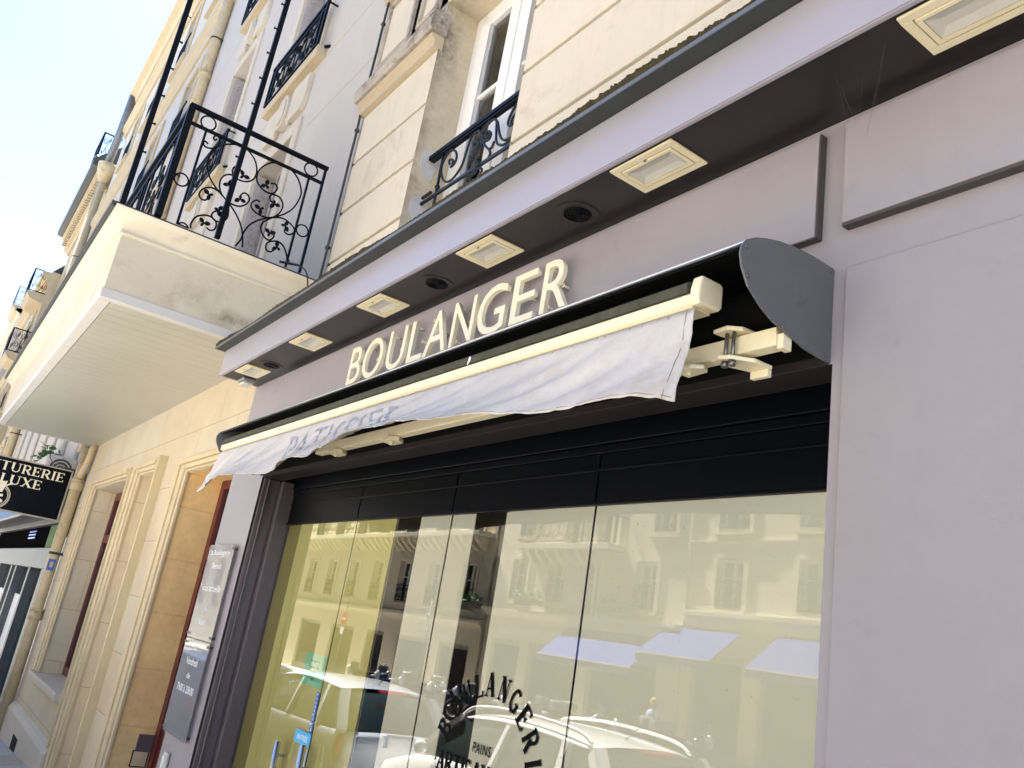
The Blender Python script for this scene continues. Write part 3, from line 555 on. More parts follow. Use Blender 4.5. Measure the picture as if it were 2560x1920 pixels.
# stickers on the door glass
def sticker(name, label, cat, x0, x1, z0, z1, m, y=YG - .002):
    t = thing(name, label, cat, ((x0 + x1) / 2, y, (z0 + z1) / 2)); b_ = MB(); b_.box(x0, x1, y - .001, y + .0005, z0, z1); b_.build('sheet', m, t); return t
t = sticker('door_sticker', 'light blue ENTRÉE sticker on the bakery door glass above the handles', 'sticker', -5.385, -5.14, .908, .982, CYAN)
text_obj('lettering', 'ENTRÉE', WHITE, t, (-5.345, -5.18, .928, .966), gm(YG - .0035), bold=.01)
t = sticker('push_sticker', 'narrow dark blue POUSSEZ strip upright on the door glass', 'sticker', -5.192, -5.15, .985, 1.225, BLUE)
for k, ch in enumerate('POUSSEZ'):
    text_obj('lettering', ch, WHITE, t, (-5.181, -5.161, 1.203 - k * .0235, 1.218 - k * .0235), gm(YG - .0035), bold=.012)
b_ = MB(); b_.box(-5.184, -5.158, YG - .0036, YG - .003, 1.0, 1.045); b_.build('arrow_field', WHITE, t)
b_ = MB(); b_.prism_y([(-5.182, 1.004), (-5.172, 1.004), (-5.160, 1.03), (-5.160, 1.042), (-5.170, 1.042), (-5.182, 1.016)], YG - .0044, YG - .0038); b_.build('arrow', BLUE, t)
t = sticker('paper_notice', 'mint green paper notice taped inside the bakery door glass', 'notice', -5.49, -5.165, 1.245, 1.44, GREENP, YG + .004)
for k, s_ in enumerate(('Changement', 'horaires d\'été', 'été', 'merci')):
    text_obj('lettering', s_, BLACKP, t, (-5.40 + (.06 if k > 1 else 0), -5.25 - (.04 if k > 1 else 0), 1.385 - k * .035, 1.403 - k * .035), gm(YG + .0025), bold=.01)
t = sticker('opening_notice', 'small pale blue printed notice between the steel door handles', 'notice', -5.275, -5.15, .70, .895, NOTE)
for k in range(6): b_ = MB(); b_.box(-5.26, -5.175 - .01 * (k % 3), YG - .0036, YG - .003, .865 - k * .026, .869 - k * .026); b_.build('text_line', WHITE, t)
t = thing('star_decal', 'small white asterisk decal on the dark glass of the bakery front', 'sticker', (-4.22, YG, 1.10))
b_ = MB()
for k in range(3):
    a = rad(60 * k + 10); b_.bar((-4.22 - .032 * math.cos(a), YG - .003, 1.10 - .032 * math.sin(a)), (-4.22 + .032 * math.cos(a), YG - .003, 1.10 + .032 * math.sin(a)), .010, .002)
b_.build('mark', WHITE, t)
# arched window lettering
t = thing('window_lettering', 'black arched BOULANGERIE lettering with PAINS painted on the shop glass', 'lettering', (-3.32, YG, 1.12))
cx, cz, rr = -3.32, 1.118, .325
word = 'BOULANGERIE'; angs = [163, 141, 124, 108, 92, 76, 60, 45, 29, 9, -10]
angs = [158, 139, 123, 108, 94, 77, 62, 47, 31, 17, 2]
for ch, a in zip(word, angs):
    ca, sa = math.cos(rad(a)), math.sin(rad(a)); w_ = .070 if ch != 'I' else .036
    def mp(u, v, w, ca=ca, sa=sa): return (cx + ca * (rr + v) + sa * u, YG - .002 - w, cz + sa * (rr + v) - ca * u)
    serif_text('letter', ch, BLACKP, t, mp, -w_ / 2, w_, 0, .104, .0006, wt=1.25)
text_obj('lettering', 'PAINS', BLACKP, t, (-3.408, -3.264, 1.196, 1.240), gm(YG - .002), bold=.012, spacing=1.15)
mpf = lambda u, v, w: (u, YG - .002 - w, v)
serif_text('lettering', '.ARTISAN DE', BLACKP, t, mpf, -3.72, .64, 1.075, .085, .0006, wt=1.2)

# ------------------------------------------------------------------ BOULANGER letters standing off the signboard
SG = thing('sign_lettering', 'large raised cream BOULANGER letters standing off the mauve signboard', 'sign', (-4, -.05, 3.16))
lets = [('B', -5.010, -4.835), ('O', -4.805, -4.535), ('U', -4.470, -4.250), ('L', -4.195, -4.020), ('A', -4.005, -3.765), ('N', -3.725, -3.510), ('G', -3.475, -3.228), ('E', -3.172, -2.985), ('R', -2.933, -2.742)]
for ch, a, b in lets:
    o = text_obj('letter', ch, SIGNC, SG, (a, b, 3.113 if ch not in 'OUG' else 3.109, 3.372 if ch not in 'OG' else 3.377), lambda u, v, w: (u, -.088 - w, v), extrude=.011, bold=0.0)
    for px, pz in ((a + .03, 3.34), ((a + b) / 2 + .03, 3.235), (a + .035, 3.15)):
        s_ = MB(); s_.tube([(px, -.079, pz), (px, -.036, pz)], .006, 6); s_.tube([(px, -.079, pz), (px, -.073, pz)], .011, 6); s_.build('standoff', AWNC, o)

# ------------------------------------------------------------------ recessed square downlights and round vents in the soffit
names = ['second from the street corner end', 'x']
lab = ['cream framed downlight at the far end of the soffit beside the bulkhead lamp', 'cream framed downlight in the soffit, second from the far end', 'cream framed downlight in the soffit above the letter O of BOULANGER',
       'cream framed downlight in the soffit above the letter G of BOULANGER', 'large cream framed downlight in the soffit above the awning', 'nearest largest cream framed downlight in the soffit, cut by the photo edge']
lab[2] = 'cream framed downlight in the soffit, third from the far end'; lab[3] = 'cream framed downlight in the soffit, fourth from the far end'
lab[4] = 'cream framed downlight in the soffit above the cassette, fifth from the far end'; lab[5] = 'cream framed downlight at the near end of the soffit, cut by the top edge'
zs_ = 3.508
for (xa, xb), lb in zip(((-6.965, -6.63), (-5.735, -5.40), (-4.61, -4.285), (-3.455, -3.132), (-2.30, -1.968), (-1.10, -.77)), lab):
    ya, yb = -.303, -.103
    t = thing('downlight', lb, 'downlight', ((xa + xb) / 2, -.2, zs_), 'square downlights in the bakery soffit')
    frame_rect2 = MB()
    def ring(mb, x0, x1, y0, y1, w, z0, z1):
        mb.box(x0, x1, y0, y0 + w, z0, z1); mb.box(x0, x1, y1 - w, y1, z0, z1); mb.box(x0, x0 + w, y0 + w, y1 - w, z0, z1); mb.box(x1 - w, x1, y0 + w, y1 - w, z0, z1)
    ring(frame_rect2, xa, xb, ya, yb, .030, zs_ - .010, zs_ - .0006); fr = frame_rect2.build('frame', LAMPC, t, bevel=.003)
    g = MB(); ring(g, xa + .034, xb - .034, ya + .034, yb - .034, .016, zs_ - .012, zs_ - .0006); g.build('inner_frame', LAMPC, fr, bevel=.002)
    g = MB(); ring(g, xa + .0305, xb - .0305, ya + .0305, yb - .0305, .003, zs_ - .004, zs_ - .0005); g.build('gap', BLACKI, fr)
    g = MB(); x0, x1, y0, y1 = xa + .052, xb - .052, ya + .052, yb - .052
    g.add([(x0, y0, zs_ - .010), (x1, y0, zs_ - .010), (x1, y1, zs_ - .010), (x0, y1, zs_ - .010), (x0 + .03, y0 + .03, zs_ - .0015), (x1 - .03, y0 + .03, zs_ - .0015), (x1 - .03, y1 - .03, zs_ - .0015), (x0 + .03, y1 - .03, zs_ - .0015)],
          [(0, 1, 5, 4), (1, 2, 6, 5), (2, 3, 7, 6), (3, 0, 4, 7), (4, 5, 6, 7)]); g.build('reflector', LAMPG, t)
    g = MB(); g.tube([((xa + xb) / 2, ya + .032, zs_ - .013), ((xa + xb) / 2, ya + .032, zs_ - .006)], .006, 8); g.build('screw', BOLT, t)
for vx, lb in ((-6.46, 'round black ceiling vent between the two farthest downlights'), (-3.87, 'round black ceiling vent in the soffit above the letter N of BOULANGER'), (-2.66, 'round black ceiling vent in the soffit nearest the awning end')):
    t = thing('ceiling_vent', lb, 'vent', (vx, -.165, zs_), 'round vents in the bakery soffit')
    for r_, m_ in ((.098, SOFFIT), ):
        g = MB(); g.tube([(vx, -.165, zs_ - .004), (vx, -.165, zs_ - .0006)], r_, 32); g.build('rim', m_, t)
    for r_ in (.060, .046, .032, .018, .006):
        g = MB(); g.tube([(vx + r_ * math.cos(2 * math.pi * k / 28), -.165 + r_ * math.sin(2 * math.pi * k / 28), zs_ - .006) for k in range(28)], .0042, 6, closed=True); g.build('grille_ring', BLACKM, t)
    g = MB(); g.tube([(vx, -.165, zs_ - .0055), (vx, -.165, zs_ - .0042)], .064, 28); g.build('recess', BLACKI, t)
t = thing('bulkhead_lamp', 'small grey bulkhead lamp under the end of the soffit', 'lamp', (-7.13, -.12, 3.5))
b_ = MB(); b_.box(-7.20, -7.03, -.20, -.09, 3.475, 3.5075); b_.build('housing', ALU, t, bevel=.01)
b_ = MB(); b_.box(-7.19, -7.04, -.19, -.10, 3.445, 3.4745); b_.build('lens', LAMPG, t, bevel=.012)

# ================================================================== AWNING
AW = thing('awning', 'retracted cream awning with white cloth valance and a cassette under the sign, its inside shaded black', 'awning', (-4, -.02, 2.63))
XA0, XA1 = -6.43, -1.475
plate = [(-.002, 2.632), (-.002, 2.950), (-.112, 2.952), (-.205, 2.944), (-.278, 2.932), (-.335, 2.916), (-.385, 2.897), (-.420, 2.875), (-.438, 2.850), (-.442, 2.822), (-.432, 2.786), (-.399, 2.736), (-.339, 2.695), (-.281, 2.669), (-.208, 2.654), (-.132, 2.636), (-.06, 2.631)]
top = plate[1:8]
inner = [(p[0] * .97, p[1] - .006) for p in top][::-1]
b_ = MB(); b_.prism_x(top + inner, XA0 + .004, XA1 - .004, True); b_.build('cassette', ALU, AW)
b_ = MB(); b_.prism_x([(p[0] * .966, p[1] - .0065) for p in top] + [(p[0] * .95, p[1] - .012) for p in top][::-1], XA0 + .005, XA1 - .005); b_.build('cassette_shade_lining', CASIN, AW)  # added lining, coloured black as the inside shade
for x0, x1 in ((XA1 - .003, XA1 + .004), (XA0 - .004, XA0 + .003)):
    b_ = MB(); b_.prism_x(plate, x0, x1); o = b_.build('end_plate', PLATE, AW, bevel=.001)
    s_ = MB()
    for y_, z_ in ((-.42, 2.852), (-.27, 2.925), (-.405, 2.765), (-.02, 2.935), (-.235, 2.668), (-.03, 2.648)): s_.tube([(x1 - .002, y_, z_), (x1 + .004, y_, z_)], .0065, 8)
    s_.build('bolt', BOLT, o)
b_ = MB(); b_.box(XA0 + .005, XA1 - .004, -.012, -.003, 2.66, 2.944); b_.build('cassette_shade_back', CASIN, AW)  # added black sheet, keeps the wall behind dark as if in shade
# rolled-up cloth inside, in the same shade black
b_ = MB(); b_.tube([(XA0 + .05, -.12, 2.80), (XA1 - .05, -.12, 2.80)], .075, 20); b_.build('roller', CASIN, AW)
# front bar
BX0, BX1 = -6.44, -1.70
b_ = MB(); b_.prism_x([(-.375, 2.735), (-.388, 2.744), (-.391, 2.774), (-.383, 2.781), (-.300, 2.784), (-.300, 2.735)], BX0, BX1); b_.build('front_bar', AWNC, AW)
b_ = MB(); b_.prism_x([(-.394, 2.782), (-.394, 2.812), (-.385, 2.823), (-.30, 2.826), (-.30, 2.786), (-.384, 2.7825)], BX0 + .01, BX1 - .015); b_.build('gasket', AWND, AW)
b_ = MB(); b_.prism_x([(-.398, 2.742), (-.397, 2.79), (-.388, 2.830), (-.30, 2.832), (-.290, 2.822), (-.290, 2.752), (-.30, 2.739), (-.388, 2.735)], BX1, BX1 + .040); b_.build('end_cap', AWNC, AW, bevel=.009)
b_ = MB(); b_.prism_x([(-.398, 2.742), (-.392, 2.790), (-.385, 2.838), (-.29, 2.846), (-.278, 2.745), (-.385, 2.731)], BX0 - .02, BX0); b_.build('end_cap', AWND, AW, bevel=.004)
# folding arms under the cassette
b_ = MB(); b_.box(-4.95, -1.925, -.215, -.165, 2.615, 2.675); o = b_.build('arm', AWNC, AW, bevel=.004)
b_ = MB(); b_.box(-1.92, -1.505, -.222, -.172, 2.622, 2.682); b_.build('arm_tube', AWNC, AW, bevel=.003)
b_ = MB(); b_.box(-1.504, -1.482, -.216, -.176, 2.612, 2.660); b_.build('arm_pivot', AWNC, AW, bevel=.002)
b_ = MB(); b_.prism_z([(-1.715, -.262), (-1.655, -.268), (-1.62, -.235), (-1.61, -.17), (-1.70, -.17)], 2.690, 2.704); o = b_.build('arm_bracket', AWNC, AW, bevel=.003)
b_ = MB(); b_.prism_z([(-1.715, -.258), (-1.68, -.268), (-1.645, -.255), (-1.60, -.19), (-1.595, -.115), (-1.665, -.115), (-1.70, -.2)], 2.596, 2.610); b_.box(-1.664, -1.596, -.135, -.115, 2.570, 2.596); o = b_.build('arm_bracket', AWNC, AW, bevel=.003)
for bx_ in (-1.676, -1.648):
    s_ = MB(); s_.tube([(bx_, -.240, 2.590), (bx_, -.240, 2.692)], .0065, 8); s_.tube([(bx_, -.240, 2.578), (bx_, -.240, 2.5955)], .0115, 8); s_.build('bolt', BOLT, o)
b_ = MB(); b_.prism_z([(-1.88, -.26), (-1.80, -.262), (-1.765, -.235), (-1.78, -.2), (-1.87, -.19)], 2.592, 2.606); b_.tube([(-1.83, -.235, 2.578), (-1.83, -.235, 2.592)], .010, 8); b_.build('elbow_joint', AWNC, AW, bevel=.003)
for ex in (-3.95, -6.1, -4.65):
    b_ = MB(); b_.prism_z([(ex - .07, -.23), (ex + .05, -.24), (ex + .08, -.2), (ex + .04, -.15), (ex - .07, -.15)], 2.592, 2.613); b_.tube([(ex, -.2, 2.575), (ex, -.2, 2.592)], .013, 8); b_.build('elbow_joint', AWNC, AW, bevel=.003)
# valance: cloth hanging from the bar, blown outwards; swing angle along its length
ANG = [(-6.44, 17), (-6.23, 18), (-6.0, 26), (-5.84, 31), (-5.6, 35), (-5.36, 31), (-5.12, 27), (-4.93, 23), (-4.77, 25), (-4.53, 33), (-4.33, 34), (-4.18, 32), (-3.93, 39), (-3.76, 41), (-3.62, 44), (-3.43, 43), (-3.25, 43), (-3.13, 44), (-2.98, 42), (-2.82, 38), (-2.66, 36), (-2.51, 34), (-2.38, 31), (-2.19, 26), (-2.03, 25), (-1.89, 24), (-1.82, 22.5), (-1.74, 18), (-1.69, 13)]
VZ0, VY0, VL = 2.728, -.378, .345
def vang(x):
    for (a, p), (b, q) in zip(ANG, ANG[1:]):
        if a <= x <= b:
            t = (x - a) / (b - a); t = t * t * (3 - 2 * t); return p + (q - p) * t
    return ANG[0][1] if x < ANG[0][0] else ANG[-1][1]
def vpt(x, s, w=0.0):     # s: 0 at bar, 1 at hem
    th = rad(vang(x)) * (0.55 + 0.45 * s)
    e_ = 4 * s * (1 - s) + .35 * s
    f = .006 * s * s * math.sin(x * 7.3 + 2 * s)
    f += .016 * e_ * mnoise.noise(Vector(((x + .62 * s) * 6.5, s * 1.2, 3.1))) + .009 * e_ * abs(mnoise.noise(Vector(((x + .8 * s) * 15, s * 1.6, 7.7)))) + .0035 * s * mnoise.noise(Vector(((x + .3 * s) * 34, s * 5, 1.3)))
    hem = .012 * math.sin(x * 4.3)
    L = (VL + hem * .3) * s
    return (x + (.038 * s * max(0, min(1, (x + 2.3) / .6))), VY0 - L * math.sin(th) - f * math.cos(th) - w * math.cos(th), VZ0 - L * math.cos(th) + f * math.sin(th) + w * math.sin(th))
b_ = MB(); NX, NS = 480, 16; x0, x1 = BX0 + .005, -1.69
vs = [vpt(x0 + (x1 - x0) * i / NX, j / NS) for i in range(NX + 1) for j in range(NS + 1)]
fs = [(i * (NS + 1) + j, i * (NS + 1) + j + 1, (i + 1) * (NS + 1) + j + 1, (i + 1) * (NS + 1) + j) for i in range(NX) for j in range(NS)]
b_.add(vs, fs, True); b_.keep = True
val = b_.build('valance', CLOTH, AW)
md = val.modifiers.new('thickness', 'SOLIDIFY'); md.thickness = .0016; md.offset = 0
b_ = MB(); b_.tube([vpt(x0 + .01 + (x1 - x0 - .02) * i / 240, .965, .0012) for i in range(241)], .0011, 4); b_.tube([vpt(x1 - .03, s / 12, .0015) for s in range(13)], .0011, 4); b_.build('stitching', STITCH, val)
text_obj('lettering', 'PATISSIER', CLOTHT, val, (-4.84, -3.38, .16, .84), lambda u, v, w: vpt(u - .26 * (v - .5), 1 - v, .0024 + w), subdiv=5, bold=-.008, spacing=1.1)
# dirt tufts along the top seam of the cloth
b_ = MB(); rnd = random.Random(11)
for k in range(170):
    x = rnd.uniform(x0, x1 - .02); l = rnd.uniform(.01, .045); w_ = rnd.uniform(.001, .0035)
    a = vpt(x - w_, .012, .0014); b = vpt(x + w_, .012, .0014); c_ = vpt(x + rnd.uniform(-.004, .004), .012 + l, .0014); b_.add([a, b, c_], [(0, 1, 2)])
b_.keep = True; o = b_.build('seam_soiling', STITCH, val); o['kind'] = 'stuff'

b_ = MB(); b_.ball((-2.958, -.396, 2.80), .010, 6, (1, .3, 1.4)); b_.ball((-2.965, -.397, 2.785), .006, 6, (1, .3, 2)); b_.build('bird_dropping', WHITE, AW)
t = thing('cobweb', 'faint dusty cobweb threads hanging between the soffit and the upper panel', 'cobweb', (-1.4, -.1, 3.45))
for a_, c_ in (((-1.174, -.234, 3.507), (-1.327, -.038, 3.468)), ((-1.174, -.234, 3.507), (-1.354, -.038, 3.369)), ((-1.266, -.112, 3.507), (-1.354, -.038, 3.369)), ((-1.297, -.151, 3.507), (-1.383, -.038, 3.44)), ((-1.349, -.218, 3.507), (-1.422, -.038, 3.455)), ((-1.368, -.166, 3.507), (-1.392, -.038, 3.44))):
    b_ = MB(); m_ = [(a_[k] + c_[k]) / 2 for k in range(3)]; m_[2] -= .006; b_.tube(smooth_path([a_, m_, c_], 4), .0002, 3); b_.build('thread', WEB, t)
# ------------------------------------------------------------------ acrylic plate with opening hours, keypad
t = thing('opening_hours_plate', 'clear acrylic opening hours plate with white lettering screwed to the grey pier', 'sign', (-6.94, -.03, 1.4))
for z0, z1 in ((1.36, 2.095), (.655, 1.352)):
    b_ = MB(); b_.box(-7.262, -6.625, -.036, -.031, z0, z1); pl = b_.build('acrylic_sheet', PLEXI, t)
    s_ = MB()
    for sx in (-7.235, -6.65):
        for sz in (z0 + .03, z1 - .03): s_.tube([(sx, -.048, sz), (sx, -.002, sz)], .009, 8)
    s_.build('screw', BOLT, pl)
pm = lambda u, v, w: (u, -.0375 - w, v)
for s_, z_, wd, h_ in (('la Boulangerie', 2.0, .50, .055), ('Benoit', 1.905, .24, .045), ('vous accueille', 1.725, .48, .055), ('du', 1.575, .07, .038), ('lundi', 1.47, .17, .045), ('au', 1.275, .08, .035), ('Vendredi', 1.165, .30, .055), ('de', 1.07, .09, .042), ('7h00 à 20h00', .965, .44, .055)):
    text_obj('lettering', s_, WHITE, t, (-6.945 - wd / 2, -6.945 + wd / 2, z_, z_ + h_), pm, bold=.008)
t = thing('wall_intercom', 'small white rounded intercom unit low on the grey pier', 'intercom', (-7.03, -.02, .45))
b_ = MB(); b_.box(-7.09, -6.985, -.035, -.001, .33, .525); b_.build('housing', LAMPG, t, bevel=.018)
b_ = MB(); b_.box(-7.065, -7.01, -.040, -.034, .37, .50); b_.build('speaker', WINW, t, bevel=.004)
# ================================================================== BUILDING B (neighbour with the boxed balcony)
B = thing('neighbour_house', 'white stucco house with ochre stone ground floor and boxed balcony beside the bakery', 'building', (-12, 0.2, 0))
BX0, BX1 = -16.10, -7.283
YB, YU = 0.10, 0.35
def part(name, m, par, fn, bevel=0.0):
    b_ = MB(); fn(b_); return b_.build(name, m, par, bevel=bevel)
ops = [(-14.65, -12.10, .26, 3.03), (-11.59, -10.345, -2, 3.03), (-9.26, -7.29, -2, 2.90)]
part('ground_floor_wall', STONE_B, B, lambda b: (wall_open(b, BX0, BX1, -1.6, 3.9, YB, ops), b.quad((BX0, YB, -1.6), (BX0, .6, -1.6), (BX0, .6, 3.9), (BX0, YB, 3.9))))
part('window_reveal', STONE_N, B, lambda b: (reveal(b, -14.65, -12.10, .26, 3.03, YB, .60), setattr(b, 'keep', True)))
part('niche_reveal', STONE_N, B, lambda b: (reveal(b, -11.59, -10.345, -1.6, 3.03, YB, .60), setattr(b, 'keep', True)))
part('door_reveal', STONE_R, B, lambda b: (reveal(b, -9.26, -7.285, -1.6, 2.90, YB, .62), setattr(b, 'keep', True)))
# moulded architraves: three stepped faces
def architrave(x0, x1, z0, z1, wx, wz, par, right=True, m=ARCHI):
    b_ = MB()
    for k, (o_, i_, pr) in enumerate(((1.0, .62, .058), (.60, .22, .040), (.20, .0, .022))):
        b_.box(x0 - wx * o_, x0 - wx * i_, YB - pr, YB + .01, z0, z1 + wz * i_)
        b_.box(x0 - wx * o_, x1 + (wx * .3 * o_ if right else 0), YB - pr, YB + .01, z1 + wz * i_ + .001, z1 + wz * o_)
        if right: b_.box(x1 + wx * .3 * i_, x1 + wx * .3 * o_, YB - pr, YB + .01, z0, z1 + wz * i_)
    return b_.build('architrave', m, par, bevel=.006)
architrave(-14.63, -12.38, .27, 3.035, .36, .13, B, False)
architrave(-11.57, -10.75, -.9, 3.035, .36, .13, B, False)
architrave(-9.24, -7.285, -.9, 2.905, .36, .14, B, False)
part('fin', FINM, B, lambda b: b.box(-12.095, -12.055, .035, .14, -.75, 3.175), .004)
part('fin', FINM, B, lambda b: b.box(-10.40, -10.345, .0, .14, -.6, 3.175), .004)
part('window_sill', TRIMW, B, lambda b: b.prism_x([(YB - .09, .155), (YB - .10, .24), (YB - .09, .262), (.45, .285), (.45, .155)], -15.02, -12.33), .01)
part('plinth', TRIMW, B, lambda b: b.prism_x([(YB + .01, -1.3), (YB - .09, -1.3), (YB - .09, -.40), (YB - .05, -.33), (YB + .01, -.292)], -16.0, -12.0), .02)
part('vent_hole', BLACKI, B, lambda b: b.box(-14.6, -14.1, YB - .094, YB - .08, -.80, -.58))
# window behind the sill: dark red frame and grey glass
w1 = part('window', RED, B, lambda b: (b.box(-14.65, -14.54, .40, .46, .28, 3.03), b.box(-14.54, -12.1, .40, .46, 2.91, 3.03), b.box(-14.54, -12.1, .40, .46, .28, .40), b.box(-14.54, -12.1, .40, .46, 2.25, 2.37), b.box(-12.9, -12.78, .40, .46, .4, 2.9)), .005)
part('pane', GLASSW, w1, lambda b: b.box(-14.54, -12.1, .43, .434, .40, 2.91))
part('curtain', CURT, w1, lambda b: b.box(-14.60, -12.1, .55, .56, .30, 3.02))
part('niche_back', STONE_N, B, lambda b: b.box(-11.59, -10.345, .58, .60, -1.6, 3.03))
d1 = part('street_door', RED, B, lambda b: (b.box(-9.255, -9.12, .475, .56, -.9, 2.895), b.box(-9.12, -7.29, .475, .56, 2.05, 2.20), b.box(-9.12, -7.29, .475, .56, 2.80, 2.895), b.box(-9.12, -7.29, .50, .55, -.9, 2.05), b.box(-9.02, -8.66, .485, .50, .2, 1.9), b.box(-8.56, -8.06, .485, .50, .2, 1.9)), .006)
part('fanlight', GLASSW, d1, lambda b: b.box(-9.12, -7.29, .51, .514, 2.20, 2.80)); part('fanlight_back', CURT, d1, lambda b: b.box(-9.12, -7.29, .58, .59, 2.15, 2.85))
IC = thing('door_intercom', 'dark metal plate above a brass bell push inside the stone door reveal', 'intercom', (-9.25, .4, .2))
part('plate', BROWN, IC, lambda b: b.box(-9.258, -9.235, .325, .473, .165, .318), .002); part('bell_plate', ARCHI, IC, lambda b: b.box(-9.258, -9.245, .318, .455, .028, .160), .002)
part('bell_push', ARCHI, IC, lambda b: (b.tube([(-9.246, .39, .10), (-9.238, .39, .10)], .036, 20), b.tube([(-9.24, .39, .10), (-9.232, .39, .10)], .018, 16)))
part('plate_rim', BLACKI, IC, lambda b: b.box(-9.2585, -9.248, .308, .465, .018, .168))
# --- boxed balcony over the ground floor
CX0, CX1, CY = -16.07, -7.305, -1.406
UNDER = mat('beige_soffit_boards', (0.44, 0.42, 0.335), rough=0.35, var=0.12, scale=.9, spec=0.4)
bal = part('balcony_box', CANOPY, B, lambda b: b.box(CX0, CX1, CY, YB + .24, 3.925, 4.49))
def boards(b):
    x = CX0 + .09
    while x < CX1 - .09:
        b.box(x, min(x + .197, CX1 - .07), CY + .09, YB, 3.862, 3.900); x += .2
part('soffit_boards', UNDER, bal, boards)
part('edge_trim', TEALED, bal, lambda b: (b.box(CX1 - .085, CX1 + .012, CY - .012, YB, 3.855, 3.935), b.box(CX0, CX1 - .086, CY - .012, CY + .085, 3.855, 3.935), b.box(CX0, CX0 + .05, CY + .086, YB, 3.855, 3.935)), .004)
prof = [(0, 4.42), (.018, 4.425), (.018, 4.445), (.008, 4.455), (.012, 4.485), (.03, 4.53), (.075, 4.575), (.11, 4.60), (.115, 4.625)]
def cornice(b):
    for (a, za), (c_, zc) in zip(prof, prof[1:]):
        b.add([(CX1 + a, YU, za), (CX1 + a, CY - a, za), (CX1 + c_, CY - c_, zc), (CX1 + c_, YU, zc)], [(0, 1, 2, 3)], True)
        b.add([(CX1 + a, CY - a, za), (CX0 - a, CY - a, za), (CX0 - c_, CY - c_, zc), (CX1 + c_, CY - c_, zc)], [(0, 1, 2, 3)], True)
    b.keep = True
part('balcony_cornice', CANOPY, bal, cornice)
part('zinc_edge', ZINC_D, bal, lambda b: (b.box(CX0 - .15, CX1 + .04, CY - .15, YU, 4.648, 4.672), b.box(CX0 - .14, CX1 + .035, CY - .14, YU - .01, 4.6255, 4.647)), .004)
# --- upper wall
cols = [(-11.11, -9.70), (-15.19, -13.83)]
ops = [(a, b, 4.68, 7.43) for a, b in cols] + [(a, b, 8.56, 11.30) for a, b in cols] + [(a, b, 12.6, 14.9) for a, b in cols] + [(a, b, 16.6, 18.8) for a, b in cols]
part('upper_wall', STUCCO, B, lambda b: (wall_open(b, -18.3, -7.262, 4.3, 22.0, YU, ops), [reveal(b, o[0], o[1], o[2], o[3], YU, YU + .33) for o in ops], b.quad((-18.3, YU, 4.3), (-18.3, 1.2, 4.3), (-18.3, 1.2, 22), (-18.3, YU, 22))))
part('sun_block_core', STUCCO, B, lambda b: b.box(-18.25, -7.3, 1.3, 12, -1.6, 22.0))  # unseen solid behind the wall, added as a sun block
part('mansard_roof', ZINC_D, B, lambda b: b.prism_x([(YU - .3, 22.01), (1.8, 24.5), (11, 25.0), (12.2, 22.01)], -18.3, -7.262))
for z_ in (7.36, 8.40, 11.5, 12.45):
    for xa, xb in ((-9.27, -7.262), (-13.46, -11.35), (-18.3, -15.55)): part('string_line', TRIMC, B, lambda b: b.box(xa, xb, YU - .002, YU + .002, z_, z_ + .014))
part('string_course', TRIMC, B, lambda b: b.prism_x([(YU, 15.0), (YU - .05, 15.02), (YU - .08, 15.15), (YU - .16, 15.25), (YU - .18, 15.4), (YU, 15.45)], -18.3, -7.262))
def surround(x0, x1, z0, z1, par, m=TRIMW):
    b_ = MB(); w = .19
    b_.box(x0 - w, x0 - .001, YU - .035, YU + .002, z0, z1 + w); b_.box(x1 + .001, x1 + w, YU - .035, YU + .002, z0, z1 + w); b_.box(x0 - .001, x1 + .001, YU - .035, YU + .002, z1 + .001, z1 + w)
    return b_.build('window_surround', m, par, bevel=.008)
def ironwork(b, x0, x1, z0, z1, y, n, r=.011):
    """scrolls between rails, in plane y"""
    w = (x1 - x0) / n
    for i in range(n):
        cx_ = x0 + (i + .5) * w; s = 1 if i % 2 else -1; h = z1 - z0
        for k, (px, pz, rr, t0) in enumerate(((-.22, .72, .16, 0), (.22, .28, .16, 180), (.2, .78, .10, 90), (-.2, .22, .10, 270))):
            P = []
            for j in range(15):
                a = rad(t0 + s * j * 32); q = rr * h * (1 - j / 20)
                P.append((cx_ + px * w * 1.0 + q * math.cos(a) * min(1, w / h * 1.6), y, z0 + pz * h + q * math.sin(a)))
            b.tube(P, r, 5)
        b.tube(smooth_path([(cx_ - .42 * w, y, z0), (cx_ - .1 * w, y, z0 + .35 * h), (cx_ + .1 * w, y, z0 + .65 * h), (cx_ + .42 * w, y, z1)], 4), r * .8, 5)
        b.tube([(cx_ - .5 * w, y, z0), (cx_ - .5 * w, y, z1)], r * .8, 4)
def side_ironwork(b, y0, y1, z0, z1, x, n, r=.009):
    t = MB(); ironwork(t, y0, y1, z0, z1, x, n, r); b.add([(p[1], p[0], p[2]) for p in t.v], t.f, True)
def small_balcony(x0, x1, zb, par, top=.80):
    sl = part('balcony_slab', TRIMC, par, lambda b: b.prism_x([(YU, zb), (.235, zb), (.225, zb + .02), (.225, zb + .14), (YU, zb + .16)], x0, x1), .004)
    z0 = zb + .16; z1 = zb + .84 + (top - .8)
    rl = part('railing', IRON, par, lambda b: (b.box(x0 + .02, x1 - .0, .20, .245, z1 - .035, z1), b.box(x0 + .02, x1, .21, .235, z0, z0 + .02), b.box(x0 + .02, x1, .21, .235, z1 - .12, z1 - .10),
        [b.box(q - .014, q + .014, .205, .238, z0, z1) for q in (x0 + .04, x0 + .19, x1 - .17, x1 - .02)], b.bar((x1 - .02, .22, z1 - .02), (x1 - .02, YU, z1 - .02), .02), b.bar((x1 + .05, .30, z0 - .05), (x1 + .12, YU, z0 - .05), .03)))
    part('scrollwork', IRON, rl, lambda b: ironwork(b, x0 + .2, x1 - .18, z0 + .03, z1 - .12, .222, 4))
